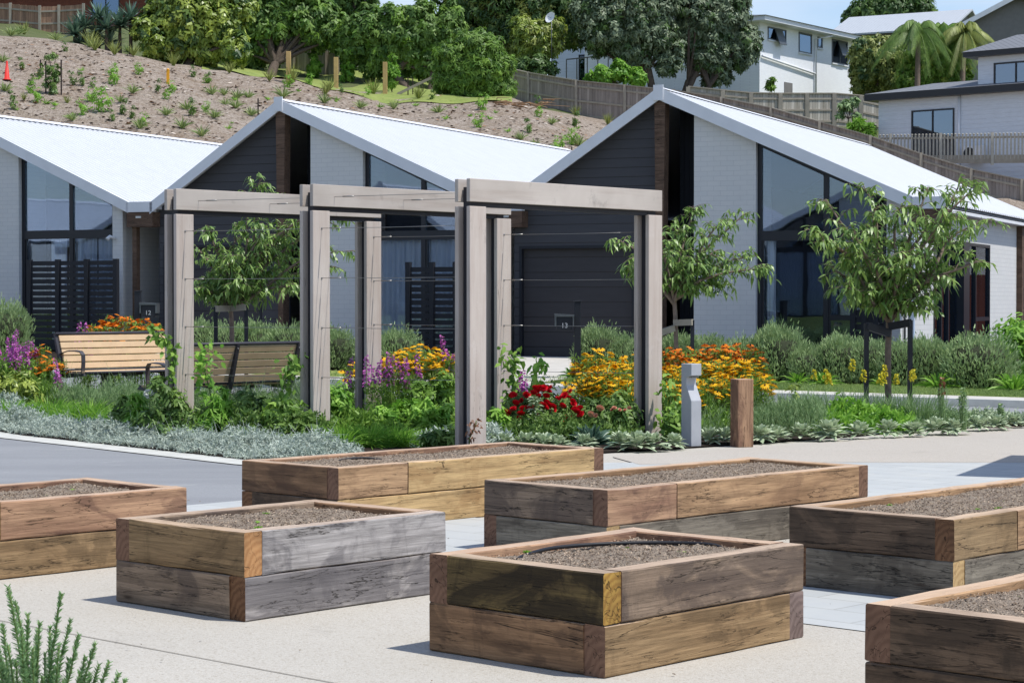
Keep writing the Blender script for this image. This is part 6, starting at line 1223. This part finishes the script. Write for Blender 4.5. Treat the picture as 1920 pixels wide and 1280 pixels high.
rr = random.Random(3); reds = [(955, 776), (952, 782), (967, 740), (972, 784), (985, 739), (990, 742), (1000, 736), (1008, 732), (1016, 733), (1020, 727), (1028, 733), (1032, 728), (1010, 728), (1005, 725), (1024, 755), (1030, 760), (1022, 762), (1016, 758), (1035, 764), (1050, 745), (1058, 743), (1066, 746), (1072, 750), (1045, 748), (1055, 760), (948, 790), (962, 768), (975, 776), (1010, 745), (1040, 772), (1070, 735), (1088, 778), (1002, 780), (1024, 742), (1035, 790), (1078, 768), (1082, 772), (1048, 784), (1042, 782), (1060, 782), (1068, 785), (990, 765), (983, 768), (998, 766), (978, 752), (968, 756), (1052, 790), (950, 772), (962, 742), (1076, 758), (993, 797), (1088, 764)]
rosebush('bush crowded with deep red roses between the two posts of the nearest portal', 1015, 22.5, [(-.22, 0, .28, .2), (.05, 0, .36, .22), (.28, 0, .30, .2), (0, -.1, .2, .22), (.38, 0, .2, .12), (-.3, 0, .18, .14)], 2600, [(x+rr.uniform(-2, 2), y+rr.uniform(-2, 2), rr.uniform(.8, 1.15)) for x, y in reds], RB, .1, 210)
rosebush('rose bush with a few faded peach blooms left of the rightmost portal post', 1140, 22.3, [(-.15, 0, .25, .18), (.1, 0, .28, .2), (.2, 0, .2, .18), (-.02, -.12, .16, .2)], 3000, [(1125, 766, 1.1), (1108, 777, 1), (1117, 779, .7), (1152, 765, .7), (1148, 768, .6), (1172, 769, .6), (1180, 765, .6), (1162, 768, .5)], PB, .1, 211)
# silver spurge stem in front of the red roses
X = (1003-960)/FPX*21.8; t = thing('silver_stem_plant', 'upright pale silver stem with whorled leaves in front of the red roses', 'plant', (X, 21.8, .02)); rs = np.random.RandomState(5); n = 150; z = rs.rand(n)**.8*.42; az = rs.rand(n)*6.28; P = np.stack([.01*np.cos(az), .01*np.sin(az), z+.05], 1); D = norm(np.stack([np.cos(az), np.sin(az), rs.uniform(.1, .9, n)], 1)); lf = LF(); lf.strips(P, D, side(D, .3), .12*(1.1-z), .024, .4, 3, (.4, 1, .8, .1), 0, rs.rand(n)); lf.build('leaves', G_['lamb'], t); b = MB(); limb(b, (0, 0, 0), (0, 0, .5), .01, .006, 6, .02); b.build('stem', M_STEM, t)
# pokers and their grassy leaves
PKM = spikemesh(220, .15, 44, 'poker'); GRM = tuftmesh('poker_leaves', 190, .62, .009, .95, .25, 'lav', 221, .12, 4)
for i, (px, Y, n, k) in enumerate(((1470, 24.3, 0, .8), (1520, 24.2, 1, .85), (1560, 24.3, 3, .9), (1605, 24.4, 2, .95), (1650, 24.2, 3, .9), (1690, 24.3, 2, .9), (1725, 24.1, 1, .9), (1760, 24.4, 0, .7))):
    X = (px-960)/FPX*Y; t = thing('torch_lily', '%s from the left of the grassy clumps that carry yellow pokers around the staked tree' % ORD[i+1], 'flowers', (X, Y, rampz(Y)+.02), RG.uniform(0, 6), 'grassy clumps with yellow pokers'); t.scale = (k,)*3; link('leaves', GRM, t)
    for j in range(n): link('flower_spike', PKM, t, loc=(RG.uniform(-.14, .14), RG.uniform(-.1, .1), RG.uniform(.50, .66)), rot=(RG.uniform(-.1, .1), RG.uniform(-.1, .1), 0))
def stalk(label, px, Y, h, mat='rusty'):
    X = (px-960)/FPX*Y; t = thing('tall_flower_stalk', label, 'plant', (X, Y, .02)); o = link('flower_spike', spikemesh(230, .2, 50, mat), t, loc=(0, 0, h-.2)); link('leaves', leafy('stalk_leaves', 60, .04, h*.8, 'lav', 231), t)
stalk('tall rusty flower stalk on the right of the pokers', 1767, 23.8, .62); stalk('thin dark stalk with a nodding tip near the right end of the bed', 1806, 23.8, .50, 'lav'); stalk('short stalk rising from the rosettes near the right end', 1877, 24.2, .3, 'lav')
t = thing('yellow_flower_plant', 'small plant with lemon yellow blooms behind the lavender on the right', 'flowers', ((1482-960)/FPX*24.4, 24.4, .04)); link('blooms', bushmesh('yellow_blooms', 160, .13, .5, .06, .04, 'yell', 232), t)
# climbers and shrubs around the posts
def climber(label, pts, Y, n, mat, r, seed, Lf=.075, Wf=.05, name='climbing_plant', base=None):
    rs = np.random.RandomState(seed); P = [at(x, y, Y+dy) for x, y, dy in pts]; o = P[0].copy(); o.z = rampz(Y)+.02; t = thing(name, label, 'climber', o); b = MB(); b.tube([Vector((0, 0, 0))]+[p-o for p in P], [.008]+[.008*(1-.6*i/len(P)) for i in range(len(P))], 5); b.build('stem', M_STEM, t)
    lf = LF(); q = np.array([tuple(p-o) for p in P]); s = rs.rand(n)*(len(q)-1); i = np.minimum(s.astype(int), len(q)-2); c = q[i]+(q[i+1]-q[i])*(s-i)[:, None]+rs.normal(size=(n, 3))*r; D = norm(unit(n, rs)+np.array([0, -.3, -.1])); lf.strips(c, D, norm(np.cross(D, np.array([.2, -.6, .7])+unit(n, rs)*.5)), Lf*rs.uniform(.6, 1.3, n), Wf, .4, 2, (.5, 1, .1), 0, rs.rand(n)); lf.build('leaves', G_[mat], t)
climber('vine climbing the left post of the left portal beside the sunlit bench', [(312, 760, 0), (318, 700, 0), (322, 660, 0), (312, 640, 0), (298, 625, 0), (283, 612, 0)], 21.85, 95, 'fresh', .035, 240)
climber('leafy vine in front of the shaded bench, right of the left portal', [(400, 760, 0), (385, 700, 0), (378, 672, 0), (392, 655, 0)], 21.9, 95, 'lime', .06, 241)
climber('vine reaching the right end of the shaded bench beside the middle portal', [(520, 770, 0), (532, 720, 0), (545, 690, 0), (552, 668, 0)], 21.2, 95, 'fresh', .07, 242)
climber('bright climbing shoots left of the red roses', [(958, 770, 0), (960, 730, 0), (964, 700, 0), (960, 672, 0), (955, 668, 0)], 22.6, 120, 'fresh', .055, 243)
climber('second bright shoot with a forked tip just right of the first climbing shoot', [(1000, 740, 0), (1003, 710, 0), (1012, 682, 0), (1010, 675, 0)], 22.4, 70, 'lime', .04, 244)
climber('green shoots climbing the right side of the rightmost portal post', [(1262, 800, 0), (1256, 770, 0), (1258, 735, 0), (1250, 712, 0)], 22.2, 90, 'fresh', .05, 245)
climber('bush of fresh leaves between the rightmost portal post and the angled bollard light', [(1258, 825, 0), (1275, 800, 0), (1268, 790, 0), (1290, 785, 0)], 22.0, 330, 'fresh', .09, 246, name='leafy_shrub')
climber('rusty-tipped sprig at the foot of the nearest portal\'s left post', [(880, 822, 0), (888, 805, 0), (892, 795, 0), (893, 788, 0)], 20.0, 45, 'rusty', .03, 247, .04, .025)
def shrubby(label, px, Y, blobs, n, mat, seed, Lf=.07, Wf=.03, name='leafy_shrub', cl=.35, up=.45):
    rs = np.random.RandomState(seed); X = (px-960)/FPX*Y; t = thing(name, label, 'shrub', (X, Y, rampz(Y)+.01)); lf = LF(); crown_lf(lf, blobs, n, Lf, Wf, 0, cl, 14, rs, up); lf.build('foliage', G_[mat], t); b = MB(); 
    for i in range(7): q = blobs[i % len(blobs)]; limb(b, (0, 0, 0), (q[0]+rs.uniform(-.1, .1), q[1], q[2]), .012, .005, 5, .06)
    b.build('branches', M_STEM, t); return t
shrubby('dark glossy shrub at the foot of the left portal', 318, 21.7, [(0, 0, .38, .2), (-.1, 0, .55, .16), (.12, 0, .25, .2), (-.22, 0, .2, .16), (.3, 0, .2, .14)], 1900, 'mid', 250)
shrubby('yellow-green shrub between the left portal and the shaded bench', 405, 21.6, [(0, 0, .3, .17), (.05, 0, .48, .12), (-.1, 0, .18, .14)], 1200, 'lime', 251, .08, .022)
shrubby('dark shrub with arching stems left of the middle portal', 480, 21.6, [(0, 0, .34, .18), (.15, 0, .22, .16), (-.12, 0, .46, .10), (.25, 0, .4, .12)], 1200, 'mid', 252)
shrubby('fresh green shrub against the middle portal', 545, 21.0, [(0, 0, .4, .14), (-.1, 0, .28, .16), (-.2, 0, .36, .10)], 750, 'fresh', 253)
shrubby('low glossy shrub at the foot of the middle portal', 575, 20.7, [(0, 0, .16, .14), (-.2, 0, .14, .14), (.2, 0, .12, .1)], 1100, 'mid', 254)
shrubby('yellow-green shrub between the middle and far posts', 630, 22.4, [(0, 0, .42, .16), (.04, 0, .25, .18)], 900, 'lime', 255)
shrubby('bright arching shrub low in front of the purple spikes', 770, 21.7, [(-.1, 0, .3, .16), (.12, 0, .32, .16), (.3, 0, .3, .12), (-.3, 0, .26, .12)], 1500, 'lime', 256, .08, .03)
shrubby('tall green foliage left of the nearest portal', 815, 22.6, [(0, 0, .4, .22), (.12, 0, .6, .14), (-.18, 0, .45, .18), (.05, 0, .2, .2)], 2200, 'fresh', 257)
shrubby('low dark foliage at the foot of the nearest portal', 840, 20.6, [(0, 0, .14, .14), (-.15, 0, .12, .12)], 700, 'mid', 258)
shrubby('fresh leafy mound right of the nearest portal\'s left post', 925, 21.9, [(0, 0, .26, .14), (.05, 0, .16, .14)], 700, 'lime', 259)
shrubby('yellow-green leafy mound at the left edge below the purple spikes', 25, 25.2, [(0, 0, .4, .22), (.15, 0, .3, .2), (-.2, 0, .32, .2)], 1500, 'yell', 260)
shrubby('upright sword-leaved shrub in front of the sunlit bench', 258, 22.4, [(0, 0, .28, .12), (0, 0, .46, .08)], 500, 'lime', 261, .13, .025, up=1.5)
shrubby('small dark sprig in front of the sunlit bench\'s pedestal', 228, 22.6, [(0, 0, .25, .12), (.04, 0, .4, .07)], 380, 'mid', 262)
shrubby('low dark shrub on the left portal\'s right foot, by the pale gravel', 352, 21.2, [(0, 0, .14, .14), (-.2, 0, .14, .13), (.15, 0, .1, .1)], 1000, 'mid', 263)
# white bloom, pale gravel stones
p = at(279, 737, 22.2); t = thing('white_flower', 'round white flower head beside the left portal', 'flower', (p.x, p.y, .02)); rs = np.random.RandomState(9); n = 120; d = unit(n, rs); lf = LF(); lf.strips(d*.035, d, side(d), .02, .022, .2, 1, (.6, 1), 0, rs.rand(n)); lf.build('bloom', G_['white'], t, loc=(0, 0, p.z-.02)); b = MB(); b.tube([(0, 0, 0), (.01, 0, p.z-.03)], .005, 5); b.build('stem', M_STEM, t)
sheet('gravel_path', [xp(190, 22.3), xp(300, 22.0), xp(460, 21.7), xp(560, 22.3), xp(600, 23.0), xp(420, 23.2), xp(200, 23.4)], plain('pale_gravel', lin(222, 214, 202, .85), .9, .25, 40, .8), .022)
# small seedlings in the planters
SM = bushmesh('seedling_leaves', 46, .035, .035, .022, .011, 'lime', 270, .5)
sd = [('P2', .5, .5), ('P2', .75, .72), ('P3', 1.2, .75), ('P3', .95, .55), ('P3', 1.05, .7), ('P3', .6, .3), ('P1', .45, .82), ('P1', .9, .62), ('P1', .88, .3), ('P6', .75, .3), ('P6', .6, .75), ('P6', 1.2, .4), ('P6', .82, .22), ('P5', 1.6, .5), ('P5', 1.9, .75), ('P5', 2.1, .4), ('P7', .8, .35), ('P7', .6, .7), ('P4', 1.7, .6), ('P2', .3, .25)]
who = {'P1': 'nearest planter with the hose', 'P2': 'silvery grey planter', 'P3': 'left edge planter', 'P4': 'farthest long planter', 'P5': 'long middle planter', 'P6': 'planter at the right edge', 'P7': 'bottom right planter'}
for i, (k, x, y) in enumerate(sd):
    p = lp(PL[k], x, y, .385); cnt = globals().setdefault('SC', {}); cnt[k] = cnt.get(k, 0)+1; t = thing('seedling', '%s tiny seedling from the left in the soil of the %s' % (ORD[1+sorted([(lp(PL[q[0]], q[1], q[2], 0).x/lp(PL[q[0]], q[1], q[2], 0).y) for q in sd if q[0] == k]).index(lp(PL[k], x, y, 0).x/lp(PL[k], x, y, 0).y)], who[k]), 'seedling', p, RG.uniform(0, 6), 'seedlings in the %s' % who[k]); s = RG.uniform(.35, .8); t.scale = (s*1.2, s*1.2, s*.7); link('leaves', SM, t)
# rosemary, bottom left, close to the camera
def rosemary():
    Y = 6.5; c = at(95, 1280, Y); base = Vector((c.x-.04, Y, 0)); rs = np.random.RandomState(280); rg = random.Random(280); t = thing('rosemary_bush', 'upright green rosemary bush in the bottom left corner', 'bush', base); b = MB(); lf = LF()
    tips = [(15, 1100), (28, 1128), (115, 1112), (52, 1150), (75, 1165), (133, 1160), (148, 1190), (178, 1205), (70, 1180), (5, 1170), (40, 1180), (95, 1175), (160, 1230), (185, 1245), (205, 1240), (222, 1262), (235, 1275), (15, 1210), (60, 1215), (110, 1210), (85, 1225), (130, 1235), (-20, 1150), (-10, 1200), (30, 1240), (100, 1250), (150, 1260), (65, 1255), (-40, 1180), (10, 1260), (190, 1275), (120, 1275), (170, 1262), (45, 1268), (-30, 1240), (80, 1270)]
    for (tx, ty) in tips:
        e = at(tx, ty, Y+rg.uniform(-.12, .14))-base; s0 = Vector((e.x*.45+rg.uniform(-.03, .03), e.y*.5, max(.0, e.z-.34))); pts = [s0.lerp(e, i/6)+Vector((rg.uniform(-.004, .004), 0, 0)) for i in range(7)]; b.tube([Vector((e.x*.2, e.y*.3, 0))]+pts, [.004]*2+[.003]*6, 5)
        L_ = (e-s0).length; n = int(L_*1150)
        s = rs.rand(n); P = np.array(s0)[None]+(np.array(e)-np.array(s0))[None]*s[:, None]; ax = np.array((e-s0).normalized()); az = rs.rand(n)*6.28; u_ = np.array([1., 0, 0])-ax*ax[0]; u_ /= np.linalg.norm(u_); v_ = np.cross(ax, u_)
        D = norm((u_[None]*np.cos(az)[:, None]+v_[None]*np.sin(az)[:, None])*(1-.45*s)[:, None]+ax[None]*.62); lf.strips(P, D, side(D), rs.uniform(.016, .03, n)*(1.12-.5*s), .0036, .05, 2, (.8, 1, .4), 0, np.clip(s*.5+rs.rand(n)*.6-.05, 0, 1))
    b.build('stems', M_STEM, t); lf.build('leaves', G_['rosem'], t)
rosemary()
# joints in the near concrete
for (a, b_) in (((-200, 1060), (700, 1205)), ):
    pass
